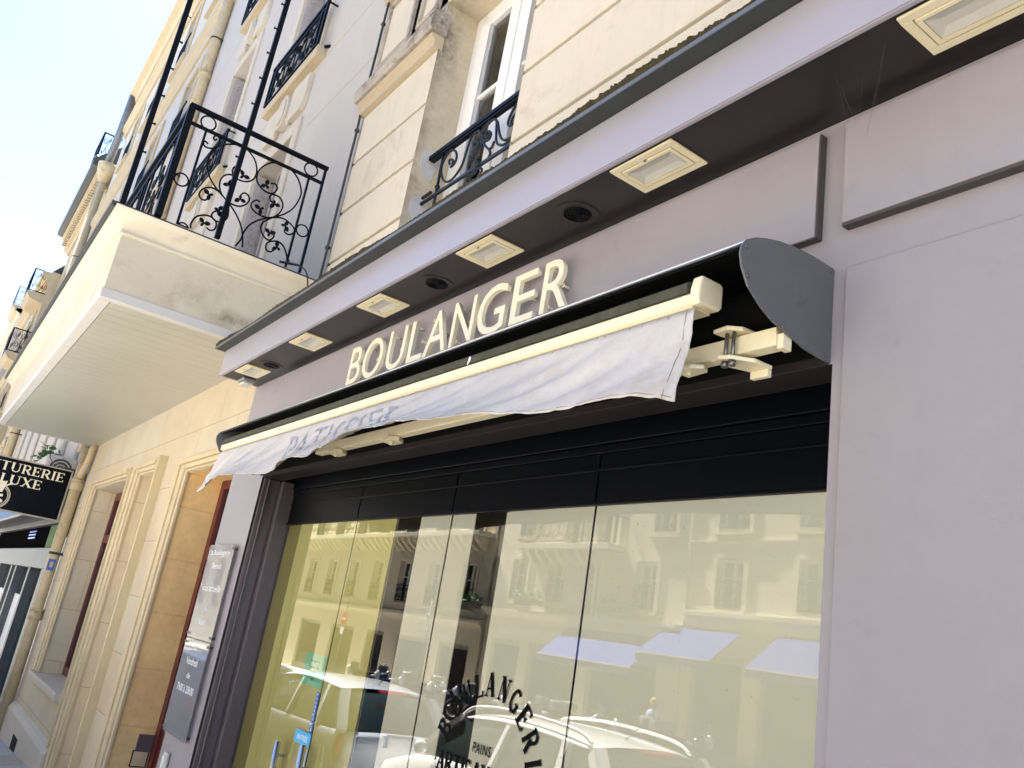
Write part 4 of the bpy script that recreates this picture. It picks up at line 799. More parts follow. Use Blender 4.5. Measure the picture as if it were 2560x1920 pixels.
def casement(x0, x1, z0, z1, par):
    w = part('window', SHUT, par, lambda b: (b.box(x0 + .30, x0 + .36, YU + .20, YU + .30, z0, z1), b.box(x1 - .06, x1, YU + .20, YU + .30, z0, z1), b.box(x0 + .36, x1 - .06, YU + .20, YU + .30, z1 - .08, z1), b.box((x0 + x1) / 2 - .03, (x0 + x1) / 2 + .03, YU + .18, YU + .28, z0, z1 - .08)))
    part('pane', DGLASS, w, lambda b: b.box(x0 + .36, x1 - .06, YU + .24, YU + .25, z0, z1 - .08))
    # folded steel shutter lying against the side of the opening, with embossed slats
    def sh(b):
        b.box(x0 + .006, x0 + .045, YU + .015, YU + .19, z0, z1 - .05); b.box(x0 + .05, x0 + .07, YU + .03, YU + .22, z0, z1 - .05)
        z = z0 + .1
        while z < z1 - .2:
            for yy in (YU + .055, YU + .135): b.prism_z([(x0 + .07, yy), (x0 + .085, yy + .01), (x0 + .085, yy + .055), (x0 + .07, yy + .065)], z, z + .045)
            z += .105
    part('shutter', SHUT, w, sh); part('shutter', SHUT, w, lambda b: b.box(x1 - .05, x1 - .006, YU + .03, YU + .19, z0, z1 - .05))
    part('blind', CURT, w, lambda b: b.box(x0, x1, YU + .34, YU + .35, z0 - .1, z1 + .1))
for a, c_ in cols:
    for z0, z1 in ((4.68, 7.43), (8.56, 11.30), (12.6, 14.9), (16.6, 18.8)):
        surround(a, c_, z0, z1, B); casement(a, c_, z0, z1, B)
for x0, x1 in ((-11.31, -9.28), (-15.47, -13.47)):
    small_balcony(x0, x1, 8.404, B); small_balcony(x0, x1, 12.45, B); small_balcony(x0, x1, 16.4, B)
    # plaster cartouche between the lintel and the balcony above: plaque, oval and side leaves
    for zc in (7.66, 11.55):
        cxx = (x0 + x1) / 2
        def cart(b):
            b.prism_y([(cxx + .22, zc + .10), (cxx + .70, zc + .10), (cxx + .78, zc + .28), (cxx + .78, zc + .62), (cxx + .22, zc + .62)], YU - .07, YU + .002)
            b.prism_y([(cxx - .22, zc + .10), (cxx - .70, zc + .10), (cxx - .78, zc + .28), (cxx - .78, zc + .62), (cxx - .22, zc + .62)], YU - .07, YU + .002)
            b.prism_y([(cxx + .19 * math.cos(2 * math.pi * k / 20), zc + .36 + .27 * math.sin(2 * math.pi * k / 20)) for k in range(20)], YU - .10, YU + .002)
            b.prism_y([(cxx + .14 * math.cos(2 * math.pi * k / 20), zc + .36 + .21 * math.sin(2 * math.pi * k / 20)) for k in range(20)], YU - .12, YU - .10)
            for s in (-1, 1):
                for k in range(3): b.ball((cxx + s * (.26 + .05 * k), YU - .05, zc + .13 + .16 * k), .06, 8, (.8, .6, 1.3))
        part('cartouche', TRIMW, B, cart, .01)
# --- big balcony railing: near side panel traced, front panels repeat it
XS, YF = -7.25, -1.195
RL = thing('balcony_railing', 'black wrought iron railing with scrolls and leaves standing on the boxed balcony', 'railing', (-7.25, -1.2, 4.672))
part('handrail', IRON, RL, lambda b: (b.box(XS - .022, XS + .022, YF - .022, .125, 5.775, 5.812), b.box(-16.0, XS - .023, YF - .022, YF + .022, 5.775, 5.812)), .004)
part('lower_rail', IRON, RL, lambda b: (b.box(XS - .013, XS + .013, YF, .11, 5.615, 5.640), b.box(-16.0, XS - .014, YF - .013, YF + .013, 5.615, 5.640)))
part('corner_post', IRON, RL, lambda b: b.box(XS - .03, XS + .03, YF - .03, YF + .03, 4.672, 5.79), .003)
for y_ in (-1.03, -.034): part('post', IRON, RL, lambda b: b.box(XS - .010, XS + .010, y_ - .010, y_ + .010, 4.672, 5.616))
part('post', IRON, RL, lambda b: b.box(XS - .012, XS + .012, .092, .116, 4.672, 5.776))
for s in SIDE_SCROLLS: part('scroll', IRON, RL, lambda b: b.tube(smooth_path([(XS, p[0], max(p[1], 4.68)) for p in s], 5), .0082, 6))
for y_, z_, r_ in SIDE_RINGS: part('ring', IRON, RL, lambda b: b.tube([(XS, y_ + r_ * math.cos(2 * math.pi * k / 24), max(z_ + r_ * math.sin(2 * math.pi * k / 24), 4.675)) for k in range(24)], .0080, 6, closed=True))
def leafshape(b, y_, z_, x, k, flip=False):
    a0 = k * 1.3
    for q, (da, L_) in enumerate(((0, .062), (2.2, .056), (4.1, .04))):
        a = a0 + da; ca, sa = math.cos(a), math.sin(a); w_ = L_ * .33
        P = [(0, 0), (.35 * L_, w_), (.75 * L_, w_ * .8), (L_, 0), (.75 * L_, -w_ * .8), (.35 * L_, -w_)]
        Q = [(y_ + p[0] * ca - p[1] * sa, z_ + p[0] * sa + p[1] * ca) for p in P]
        if flip: b.prism_y([(p[0], p[1]) for p in Q], x - .004 - .0004 * q, x + .004 + .0004 * q)
        else: b.prism_x(Q, x - .004 - .0004 * q, x + .004 + .0004 * q)
    b.ball((x, y_, z_) if not flip else (y_, x, z_), .011, 6)
for k, (y_, z_) in enumerate(SIDE_LEAVES): part('leaf', IRON, RL, lambda b: leafshape(b, y_, z_, XS, k))
for i in range(6):
    x1_ = XS - .03 - i * 1.45
    def bay(b):
        for s in SIDE_SCROLLS: b.tube(smooth_path([(x1_ - (p[0] - YF) * 1.08, YF, max(p[1], 4.68)) for p in s], 3), .0068, 4)
        for k, (y_, z_) in enumerate(SIDE_LEAVES): leafshape(b, x1_ - (y_ - YF) * 1.08, z_, YF, k, True)
        for y_ in (.17, 1.16, 1.42): b.box(x1_ - y_ * 1.0 - .01, x1_ - y_ + .01, YF - .01, YF + .01, 4.672, 5.616)
    part('front_panel', IRON, RL, bay)
for nm, ya, yb, xx, s_, zz, lb in (('iron_pole', -1.478, -1.50, -7.272, 1, 14.0, 'tall dark iron pole with pegs at the outer corner of the balcony'), ('iron_pole', -.688, -.66, -7.222, -1, 14.0, 'tall dark iron pole with pegs crossing the middle of the balcony railing')):
    t = thing(nm, lb, 'pole', (xx, ya, 4.67), 'tall iron poles on the balcony')
    part('shaft', IRON, t, lambda b: b.bar((xx, ya, 4.672), (xx, yb, zz), .046, .046), .004)
    z_ = 5.19 if s_ > 0 else 4.92
    while z_ < 13.5:
        yy = ya + (yb - ya) * (z_ - 4.67) / (zz - 4.67)
        part('peg', IRON, t, lambda b: (b.tube([(xx, yy + s_ * .02, z_), (xx, yy + s_ * .048, z_)], .008, 6), b.tube([(xx, yy + s_ * .042, z_), (xx, yy + s_ * .050, z_)], .013, 6))); z_ += .287
# cable running down the joint between the two houses, and wire over the balcony edge
t = thing('wall_cable', 'thin dark cable running down the joint between the two facades', 'cable', (-7.25, .3, 4.7))
rnd = random.Random(5)
pts = [(-7.275 + rnd.uniform(-.012, .012), .315, 4.70 + k * .33) for k in range(22)]
part('wire', ZINC_D, t, lambda b: b.tube(smooth_path(pts, 3), .013, 6)); [part('clip', ZINC_D, t, lambda b: b.ball(p, .028, 6)) for p in pts[1::4]]
t = thing('edge_wire', 'loose dark wire hooked over the balcony edge behind the railing', 'wire', (-7.2, .0, 4.68))
part('wire', IRONG, t, lambda b: b.tube(smooth_path([(-7.25, -.08, 4.70), (-7.17, .02, 4.70), (-7.10, .12, 4.64), (-7.08, .17, 4.45), (-7.10, .20, 4.25), (-7.12, .22, 4.05)], 5), .007, 6)); part('hook', IRONG, t, lambda b: (b.tube([(-7.25, -.10, 4.70), (-7.2, .07, 4.715)], .012, 6), b.tube([(-7.22, -.05, 4.69), (-7.23, -.02, 4.74)], .01, 6)))
# downpipes
def downpipe(name, label, x, y, z0, z1, r, m=PIPE, rings=(), shoe=False):
    t = thing(name, label, 'pipe', (x, y, z0), 'cream downpipes on the facades'); part('pipe', m, t, lambda b: b.tube([(x, y, z0), (x, y, z1)], r, 20))
    for z_ in rings: part('collar', m, t, lambda b: (b.tube([(x, y, z_ - .07), (x, y, z_ + .07)], r * 1.18, 20), b.tube([(x, y, z_ + .071), (x, y, z_ + .10)], r * 1.28, 20)))
    for z_ in [q + 1.0 for q in rings]: part('bracket', ZINC_D, t, lambda b: (b.tube([(x, y, z_ - .02), (x, y, z_ + .02)], r * 1.1, 20), b.box(x + r * .5, x + r * .5 + .06, y, y + .25, z_ - .02, z_ + .02)))
    return t
t = downpipe('downpipe', 'rust spotted cream downpipe at the street corner of the ochre stone wall', -16.03, -.01, -.95, 3.80, .088, rings=(3.15, 1.0))
part('shoe', PIPE, t, lambda b: b.tube([(-16.05, -.03, -.60), (-16.05, -.03, -.95)], .11, 16)); part('branch', PIPE, t, lambda b: b.tube(smooth_path([(-15.80, .03, 3.86), (-15.80, .02, 3.60), (-15.86, .0, 3.45), (-15.98, -.01, 3.30)], 4), .055, 12))
part('sticker', BLUE, t, lambda b: b.box(-15.944, -15.938, -.08, .03, 1.72, 1.90)); part('sticker_face', SKIN, t, lambda b: b.box(-15.9375, -15.936, -.05, .0, 1.77, 1.86))
downpipe('downpipe', 'cream downpipe descending the white stucco facade behind the balcony railing', -18.25, .22, 4.0, 21.5, .12, rings=(9.3, 12.9, 6.0))
# ================================================================== hanging sign
SX = -16.2
T = thing('hanging_sign', 'black projecting TEINTURERIE LUXE sign with a round emblem beside the cream downpipe', 'sign', (SX, -.7, 3))
Y0, Y1, Z0, Z1 = -1.80, -.10, 2.52, 3.395
part('board', SIGNB, T, lambda b: b.box(SX - .10, SX - .002, Y0 + .02, Y1 - .02, Z0 + .02, Z1 - .02))
def sf(b): b.box(SX - .11, SX + .012, Y0, Y1, Z1 - .022, Z1); b.box(SX - .11, SX + .012, Y0, Y1, Z0, Z0 + .022); b.box(SX - .11, SX + .012, Y0, Y0 + .022, Z0 + .022, Z1 - .022); b.box(SX - .11, SX + .012, Y1 - .022, Y1, Z0 + .022, Z1 - .022)
part('frame', SIGNF, T, sf, .003)
part('bracket', ZINC_D, T, lambda b: (b.box(SX - .09, SX + .0, -.10, .33, 3.30, 3.40), b.box(SX - .12, SX + .02, -.26, -.08, 3.40, 3.43), b.box(SX - .07, SX + .0, -.08, .30, 2.55, 2.62), b.box(SX - .10, SX - .04, .02, .30, 2.3, 3.4)))
tm = lambda u, v, w: (SX + w, u, v)
serif_text('lettering', 'TEINTURERIE', SIGNC, T, tm, -1.714, 1.507, 3.17, .15, .002)
serif_text('lettering', 'LUXE', SIGNC, T, tm, -1.126, .62, 2.965, .15, .002)
cy, cz_ = -1.105, 2.74
def emb(b):
    for r_ in (.205, .190, .17): b.tube([(SX + .002, cy + r_ * math.cos(2 * math.pi * k / 40), cz_ + r_ * math.sin(2 * math.pi * k / 40)) for k in range(40)], .0042, 4, closed=True)
    b.add([(SX + .004, cy + p[0], cz_ + p[1]) for p in ((-.03, .25), (.10, .25), (.075, .07), (-.03, .07))], [(0, 1, 2, 3)])
    b.add([(SX + .005, cy + p[0], cz_ + p[1]) for p in ((-.16, .02), (.15, .235), (.17, .225), (-.14, .0))], [(0, 1, 2, 3)]); b.ball((SX + .004, cy + .165, cz_ + .235), .026, 8, (.2, 1, 1))
    b.add([(SX + .004, cy + p[0], cz_ + p[1]) for p in ((-.10, -.06), (-.02, .03), (.10, .04), (.10, .0), (.02, -.01), (.08, -.04), (.12, -.06), (.11, -.10), (-.02, -.10))], [tuple(range(9))])
    b.keep = True
part('emblem', SIGNC, T, emb)
text_obj('lettering', 'haute', SIGNC, T, (cy - .06, cy + .04, cz_ - .135, cz_ - .105), lambda u, v, w: (SX + .003 + w, u, v)); text_obj('lettering', 'qualité', SIGNC, T, (cy - .06, cy + .05, cz_ - .17, cz_ - .14), lambda u, v, w: (SX + .003 + w, u, v))
# ================================================================== further houses along the street
def far_house(label, x0, x1, z1, y, m, cols_, floors, trim, courses, zg=-2.0, gutter=None, name='terrace_house', opening=None):
    H = thing(name, label, 'building', ((x0 + x1) / 2, y, 0))
    ops_ = [(a, b_, c_, d_) for a, b_ in cols_ for c_, d_ in floors] + (opening or [])
    part('wall', m, H, lambda b: (wall_open(b, x0, x1, zg, z1, y, ops_), [reveal(b, *o_[:4], y, y + .3) for o_ in ops_], b.quad((x1, y, zg), (x1, y + 3, zg), (x1, y + 3, z1), (x1, y, z1))))
    part('core', m, H, lambda b: b.box(x0 + .05, x1 - .05, y + .5, y + 11, zg, z1))
    part('roof', ZINC_D, H, lambda b: b.prism_x([(y - .02, z1), (y + 1.2, z1 + 1.6), (y + 11, z1 + 2.0), (y + 11, z1)], x0, x1))
    for a, b_ in cols_:
        for c_, d_ in floors:
            w = part('window', WINW, H, lambda q: (q.box(a, a + .1, y + .18, y + .25, c_, d_), q.box(b_ - .1, b_, y + .18, y + .25, c_, d_), q.box((a + b_) / 2 - .05, (a + b_) / 2 + .05, y + .18, y + .25, c_, d_), q.box(a + .1, b_ - .1, y + .18, y + .25, d_ - .1, d_)))
            part('pane', DGLASS, w, lambda q: q.box(a, b_, y + .21, y + .22, c_, d_))
            part('surround', trim, H, lambda q: (q.box(a - .2, a, y - .05, y + .01, c_, d_ + .2), q.box(b_, b_ + .2, y - .05, y + .01, c_, d_ + .2), q.box(a, b_, y - .05, y + .01, d_, d_ + .2), q.box(a - .25, b_ + .25, y - .15, y + .01, c_ - .14, c_)))
            part('window_guard', IRON, H, lambda q: (q.box(a, b_, y - .1, y - .07, c_ + .85, c_ + .9), [q.box(a + k * .12, a + k * .12 + .02, y - .1, y - .08, c_, c_ + .85) for k in range(int((b_ - a) / .12))]))
    for z_, pr, hh in courses: part('cornice', trim, H, lambda q: q.prism_x([(y, z_), (y - pr * .3, z_), (y - pr * .5, z_ + hh * .4), (y - pr, z_ + hh * .6), (y - pr, z_ + hh), (y, z_ + hh * 1.1)], x0, x1))
    return H
C1 = far_house('pale stucco house with several projecting string courses beyond the white downpipe', -36.5, -18.32, 21.8, .35, STUCCO, [(-21.6, -20.3), (-25.6, -24.3), (-29.6, -28.3), (-33.6, -32.3)], [(8.6, 11.0), (12.4, 14.4), (16.9, 19.0)], TRIMC, [(15.1, .2, .5), (16.0, .12, .3), (19.6, .22, .5), (21.3, .4, .5), (7.6, .15, .35)])
for k, x in enumerate((-20.4, -22.9, -25.2, -27.6, -30.2, -32.8, -35.4)): part('pilaster', STUCCO, C1, lambda b: b.box(x - .45, x + .45, .27, .352, 2.9, 7.5), .03)
# shop at the foot of that house
SH = thing('dry_cleaner_shopfront', 'grey metal shopfront with glass doors and a slanted sign beyond the downpipe', 'shopfront', (-24, .2, 0))
part('frame', SILV, SH, lambda b: (b.box(-30.5, -17.0, .10, .34, 1.74, 2.12), b.box(-17.5, -17.0, .05, .34, -1.5, 1.735), b.box(-30.5, -17.0, .12, .34, 2.60, 2.72)), .01)
for x in (-19.9, -22.3, -23.2, -26.0, -29): part('door_post', SILV, SH, lambda b: b.box(x - .12, x + .12, .12, .30, -1.5, 1.735), .01)
part('shop_glass', DEEPG, SH, lambda b: b.box(-30.4, -17.3, .28, .30, -1.5, 1.74)); part('transom_glass', DULLG, SH, lambda b: b.box(-30.4, -17.0, .24, .26, 2.121, 2.60)); part('side_pier', BROWN, SH, lambda b: b.box(-17.0, -16.15, .12, .345, -1.5, 3.6))
part('screen', mat('blue_transom_text', (0.1, 0.15, 0.9), rough=.3), SH, lambda b: [b.box(-22.5, -21.3, .19, .2, 2.35 + .07 * k, 2.38 + .07 * k) for k in range(3)])  # blue text lines as flat bars, no glow
part('poster', GREEN, SH, lambda b: b.box(-19.2, -17.6, .19, .2, 2.14, 2.58)); part('blind', CURT, SH, lambda b: b.box(-29.5, -20.2, .26, .27, -1.2, 1.15))
part('sign_panel', SILV, SH, lambda b: b.prism_x([(.0, 2.73), (-.45, 2.62), (-.47, 2.66), (.1, 3.35), (.34, 3.35), (.34, 2.73)], -30, -17.2), .01)
t = thing('air_conditioner', 'white air conditioning box on the shop roof under the wires', 'air conditioner', (-21, 0, 3.6)); part('casing', STUCCO, t, lambda b: b.box(-23.5, -19.5, -.25, .34, 3.40, 4.0), .06)
part('fan_grille', ZINC_D, t, lambda b: [b.tube([(-19.49, .05 + r_ * math.cos(2 * math.pi * k / 20), 3.72 + r_ * math.sin(2 * math.pi * k / 20)) for k in range(20)], .02, 5, closed=True) for r_ in (.2, .13, .06)])
t = thing('potted_plant', 'bright green plant growing on top of the white air conditioning box', 'plant', (-22.5, 0, 4.0))
def lv(b):
    rnd = random.Random(9)
    for k in range(160):
        c_ = Vector((rnd.gauss(-22.6, .28), rnd.gauss(0.0, .12), 4.05 + abs(rnd.gauss(0, .22)))); a = Vector((rnd.uniform(-1, 1), rnd.uniform(-1, 1), rnd.uniform(-.5, 1))).normalized() * .07; s = a.cross(Vector((.3, .5, 1))).normalized() * .04
        b.quad(c_ - a, c_ + s, c_ + a, c_ - s)
    b.keep = True
part('leaves', GREEN, t, lv); part('pot', BROWN, t, lambda b: b.tube([(-22.5, 0, 4.0), (-22.5, 0, 4.1)], .13, 12))
t = thing('overhead_cable', 'thin black cable sagging from the balcony to the hanging sign', 'cable', (-17, 0, 3.5)); part('wire', IRON, t, lambda b: b.tube(smooth_path([(-18.1, -.35, 3.95), (-18.0, -.33, 3.72), (-17.2, -.2, 3.55), (-16.5, .0, 3.42)], 5), .008, 5))
t = downpipe('downpipe', 'long cream downpipe with a funnel head at the junction of two far houses', -36.9, .1, -1.5, 17.6, .16, rings=(9, 5.5, 13.0)); part('funnel', PIPE, t, lambda b: b.tube([(-36.9, .1, 17.5), (-36.9, .1, 18.0), (-36.9, .1, 18.35)], [.18, .36, .40], 16))
part('zinc_pipe', LEAD, t, lambda b: b.tube([(-36.9, .05, 18.2), (-36.6, .1, 20.0), (-36.4, .1, 21.6)], .16, 10)); part('gutter_outlet', LEAD, t, lambda b: b.tube([(-37.1, .1, 18.3), (-37.6, -.4, 18.85)], .1, 8))
D1 = far_house('cream stone house with a bracketed eaves cornice and arched shop window', -47.3, -37.1, 18.3, .35, TRIMC, [(-39.9, -38.9), (-42.9, -41.9), (-45.9, -44.9)], [(9.6, 11.8), (13.4, 15.6)], TRIMC, [(8.6, .2, .3), (12.7, .15, .3), (17.4, .3, .3), (17.9, .55, .4)])
part('gutter', ZINC_D, D1, lambda b: b.prism_x([(-.25, 18.3), (-.45, 18.35), (-.47, 18.62), (.4, 19.6), (.4, 18.3)], -47.4, -37.3)); part('modillion', TRIMC, D1, lambda b: [b.box(x, x + .16, -.12, .34, 17.78, 17.95) for x in [-47.2 + .33 * k for k in range(30)]])
part('arch_moulding', TRIMC, D1, lambda b: [b.tube([(-44.0 + r_ * math.cos(math.pi * k / 20), .3, 5.2 + r_ * math.sin(math.pi * k / 20)) for k in range(21)], .12, 8) for r_ in (1.9, 1.45, 1.0)])
E1 = far_house('tall ochre house with iron balconies beyond the bracketed cornice', -60, -47.5, 16.4, -.05, TRIMC, [(-50.5, -49.3), (-54, -52.8), (-57.5, -56.3)], [(5.6, 7.8), (9.2, 11.2), (12.9, 14.6)], TRIMC, [(8.4, .2, .3), (12.0, .2, .3), (15.8, .4, .5)])
F1 = far_house('pale far house with a rooftop railing at the end of the terrace', -78, -60.2, 17.4, -.4, STUCCO, [(-64, -63), (-68, -67), (-72, -71)], [(5.6, 7.8), (9.2, 11.2), (12.9, 14.6)], TRIMW, [(12.2, .2, .3), (16.9, .35, .4)])
G1 = far_house('distant cream house closing the street', -110, -78.2, 16.0, -.8, TRIMC, [(-84, -83), (-90, -89)], [(5.6, 7.8), (9.2, 11.2)], TRIMC, [(15.4, .3, .4)])
def far_balcony(label, x0, x1, y0, y1, zb, m=IRON, h=1.25):
    t = thing('far_balcony', label, 'balcony', (x1, y0, zb), 'small balconies high on the far houses')
    part('slab', TRIMC, t, lambda b: b.prism_x([(y1, zb - .5), (y0 + .2, zb - .35), (y0, zb - .1), (y0, zb), (y1, zb)], x0, x1))
    part('railing', m, t, lambda b: (b.box(x0, x1, y0, y0 + .05, zb + h - .05, zb + h), b.box(x1 - .05, x1, y0 + .05, y1, zb + h - .05, zb + h), b.box(x1 - .05, x1, y0 + .05, y1, zb + .03, zb + .08), b.box(x0, x1, y0, y0 + .05, zb + .03, zb + .08), b.box(x1 - .05, x1, y0, y0 + .05, zb, zb + h), side_ironwork(b, y0 + .06, y1, zb + .1, zb + h - .06, x1 - .025, 2, .014), ironwork(b, x0, x1, zb + .1, zb + h - .06, y0 + .02, 4, .014)))
    return t
far_balcony('iron balcony above the funnel of the far downpipe', -39.8, -37.6, -.42, .35, 18.85)
far_balcony('iron balcony just past the end of the bracketed cornice', -50.5, -47.6, -.85, -.05, 15.1)
far_balcony('second iron balcony one floor lower beyond the cornice', -50.5, -47.6, -.85, -.05, 11.8)
far_balcony('pale railing on the roof edge of the farthest visible house', -64, -60.2, -1.0, -.4, 17.5, LEAD)
# ================================================================== OPPOSITE SIDE OF THE STREET (seen mirrored in the shop glass)
YO = -18.4
def opp_house(label, x0, x1, z1, y, m, wins, zg, bands, shop=None, balc=(), name='opposite_building', dark_shop=True, side=False):
    H = thing(name, label, 'building', ((x0 + x1) / 2, y, 0))
    mb = MB(); ops_ = [(w[0], w[1], w[2], w[3]) for w in wins] + ([(s[0], s[1], zg, s[2]) for s in shop] if shop else [])
    wall_open(mb, x0, x1, zg - 1, z1, y, ops_)
    for o_ in ops_: reveal(mb, *o_, y - .3, y)
    mb.quad((x0, y - 10, zg - 1), (x0, y, zg - 1), (x0, y, z1), (x0, y - 10, z1)); mb.quad((x1, y - 10, zg - 1), (x1, y, zg - 1), (x1, y, z1), (x1, y - 10, z1)); mb.quad((x0, y, z1), (x1, y, z1), (x1, y - 10, z1), (x0, y - 10, z1))
    mb.build('wall', m, H)
    for w in wins:
        a, b_, c_, d_ = w[:4]
        f = part('window', WINW, H, lambda q: (q.box(a, a + .1, y - .28, y - .2, c_, d_), q.box(b_ - .1, b_, y - .28, y - .2, c_, d_), q.box((a + b_) / 2 - .06, (a + b_) / 2 + .06, y - .28, y - .19, c_, d_), q.box(a + .1, b_ - .1, y - .28, y - .2, d_ - .1, d_), q.box(a + .1, b_ - .1, y - .27, y - .2, c_ + (d_ - c_) * .6, c_ + (d_ - c_) * .6 + .05)))
        part('pane', DGLASS, f, lambda q: q.box(a, b_, y - .26, y - .25, c_, d_))
        part('surround', m, H, lambda q: (q.box(a - .18, a, y - .01, y + .06, c_ - .1, d_ + .18), q.box(b_, b_ + .18, y - .01, y + .06, c_ - .1, d_ + .18), q.box(a, b_, y - .01, y + .06, d_, d_ + .18), q.box(a - .2, b_ + .2, y - .01, y + .16, c_ - .22, c_ - .1)))
        if len(w) > 4: part('window_guard', IRON, H, lambda q: (q.box(a, b_, y + .04, y + .08, c_ + .75, c_ + .80), q.box(a, b_, y + .04, y + .08, c_ + .02, c_ + .06), ironwork(q, a, b_, c_ + .05, c_ + .75, y + .06, 3, .012)))
    for z_, pr, hh in bands: part('cornice', m, H, lambda q: q.prism_x([(y, z_), (y + pr * .3, z_), (y + pr * .5, z_ + hh * .4), (y + pr, z_ + hh * .6), (y + pr, z_ + hh), (y, z_ + hh * 1.1)], x0, x1))
    for s in (shop or []):
        f = part('shop_window', SHOPD, H, lambda q: (q.box(s[0], s[0] + .12, y - .25, y - .1, zg, s[2]), q.box(s[1] - .12, s[1], y - .25, y - .1, zg, s[2]), q.box(s[0] + .12, s[1] - .12, y - .25, y - .1, s[2] - .2, s[2]), q.box(s[0] + .12, s[1] - .12, y - .25, y - .1, zg, zg + .5)))
        part('pane', DGLASS, f, lambda q: q.box(s[0], s[1], y - .22, y - .2, zg, s[2]))
    for (a, b_, zb) in balc:
        o = part('balcony_slab', m, H, lambda q: q.box(a, b_, y - .01, y + .85, zb - .2, zb), .01)
        part('corbel', m, o, lambda q: [q.prism_x([(y, zb - .2), (y + .7, zb - .2), (y + .6, zb - .4), (y + .15, zb - .75), (y, zb - .8)], a + .3 + k * .62, a + .3 + k * .62 + .24) for k in range(max(1, int((b_ - a - .3) / .62)))])
        part('railing', IRON, o, lambda q: (q.box(a, b_, y + .78, y + .82, zb + 1.0, zb + 1.05), q.box(a, b_, y + .78, y + .82, zb + .08, zb + .11), ironwork(q, a, b_, zb + .1, zb + 1.0, y + .8, max(2, int((b_ - a) / .55)), .014), q.box(a, a + .04, y, y + .82, zb + 1.0, zb + 1.05), q.box(b_ - .04, b_, y, y + .82, zb + 1.0, zb + 1.05)))
    return H
w1 = []
for k in range(9):
    x = -18.45 + 3.05 * k; w1 += [(x, x + 1.05, 4.0, 5.5, 1), (x - .05, x + 1.15, 6.45, 8.6, 1), (x - .05, x + 1.15, 9.8, 11.9, 1)]
P1 = opp_house('sunlit cream house opposite behind the blue canvas blinds', -19.6, 9.0, 15.0, YO, OPPS, w1, -.75, [(3.45, .25, .35), (5.95, .1, .12), (9.2, .2, .3), (14.5, .5, .5)], shop=[(-19.2, -17.2, 2.5), (-16.6, -13.0, 2.5), (-12.2, -9.0, 2.5), (-8, -5, 2.5), (-4, 0, 2.5), (1, 5, 2.5)])
w2 = [(-22.0, -21.0, 3.75, 5.35, 1), (-24.9, -23.9, 3.3, 5.4), (-26.9, -25.9, 3.75, 5.35, 1), (-29.4, -28.4, 3.75, 5.35, 1), (-21.3, -20.3, 6.4, 8.6, 1), (-24.3, -23.2, 6.0, 8.5), (-26.2, -25.1, 6.0, 8.5), (-29.2, -28.2, 6.4, 8.6, 1), (-24.3, -23.2, 9.7, 11.8, 1), (-27.2, -26.1, 9.7, 11.8, 1), (-21.3, -20.3, 9.7, 11.8, 1)]
P2 = opp_house('grey cream stone house opposite with a deep first balcony', -30.8, -19.62, 15.4, YO + .1, OPPG, w2, -1.0, [(3.0, .4, .3), (8.9, .15, .2), (14.9, .5, .5)], shop=[(-30.2, -28.2, 2.1), (-27.6, -24.6, 2.1), (-24.0, -20.6, 2.1)], balc=[(-28.2, -22.7, 5.85)])
text_obj('shop_lettering', "CAISSE D'EPARGNE", WHITE, P2, (0, 4.6, 2.32, 2.62), lambda u, v, w: (-25.2 - u, YO + .14 + w, v), extrude=.01)
w3 = []
for k in range(11):
    x = -33.5 - 3.0 * k; w3 += [(x, x + 1.2, 3.2, 5.2, 1), (x, x + 1.2, 6.6, 9.0, 1), (x, x + 1.2, 10.0, 12.2, 1)]
P3 = opp_house('long yellow stone house opposite with a corbelled continuous balcony', -66, -31.2, 16.0, YO, OPPS, w3, -1.4, [(2.35, .25, .35), (9.3, .15, .2), (15.4, .5, .5)], shop=[(-34.5, -32.0, 1.6), (-38.5, -35.5, 1.6), (-42, -40, 1.6), (-46.5, -43.5, 1.6), (-51, -48, 1.6), (-55, -52.5, 1.6)], balc=[(-65.8, -31.4, 6.5)])
text_obj('shop_lettering', 'CAISSE D\'EPARGNE', WHITE, P3, (0, 4.0, 1.80, 2.1), lambda u, v, w: (-33 - u, YO + .04 + w, v), extrude=.01)
t = opp_house('plain far sunlit building closing the opposite terrace', -120, -66.2, 14.0, YO - .5, OPPG, [(-70, -69, 3, 5), (-74, -73, 3, 5), (-78, -77, 3, 5), (-70, -69, 7, 9), (-74, -73, 7, 9)], -2, [(13.4, .4, .5)])
# blue canvas blinds
for (a, b_, zt, zb), lb in zip(((-25.2, -20.4, 2.85, 1.78), (-20.2, -17.2, 3.25, 2.30), (-15.9, -11.5, 3.25, 2.25)), ('wide blue canvas blind over the opposite shop, lowest of the three', 'short blue canvas blind beside the wide low one', 'blue canvas blind standing apart from the other two')):
    t = thing('shop_blind', lb, 'awning', ((a + b_) / 2, YO, zt), 'blue blinds across the street')
    part('canvas', AWBL, t, lambda q: q.prism_x([(YO + .15, zt), (YO + 1.5, zb), (YO + 1.5, zb - .02), (YO + .15, zt - .03)], a, b_)); part('valance', AWBL, t, lambda q: q.box(a, b_, YO + 1.49, YO + 1.5, zb - .26, zb - .03)); part('front_bar', WHITE, t, lambda q: q.box(a, b_, YO + 1.46, YO + 1.52, zb - .03, zb + .01))
    part('support_arm', SILV, t, lambda q: (q.bar((a + .3, YO + .1, zb - .1), (a + .3, YO + 1.45, zb - .02), .04), q.bar((b_ - .3, YO + .1, zb - .1), (b_ - .3, YO + 1.45, zb - .02), .04)))
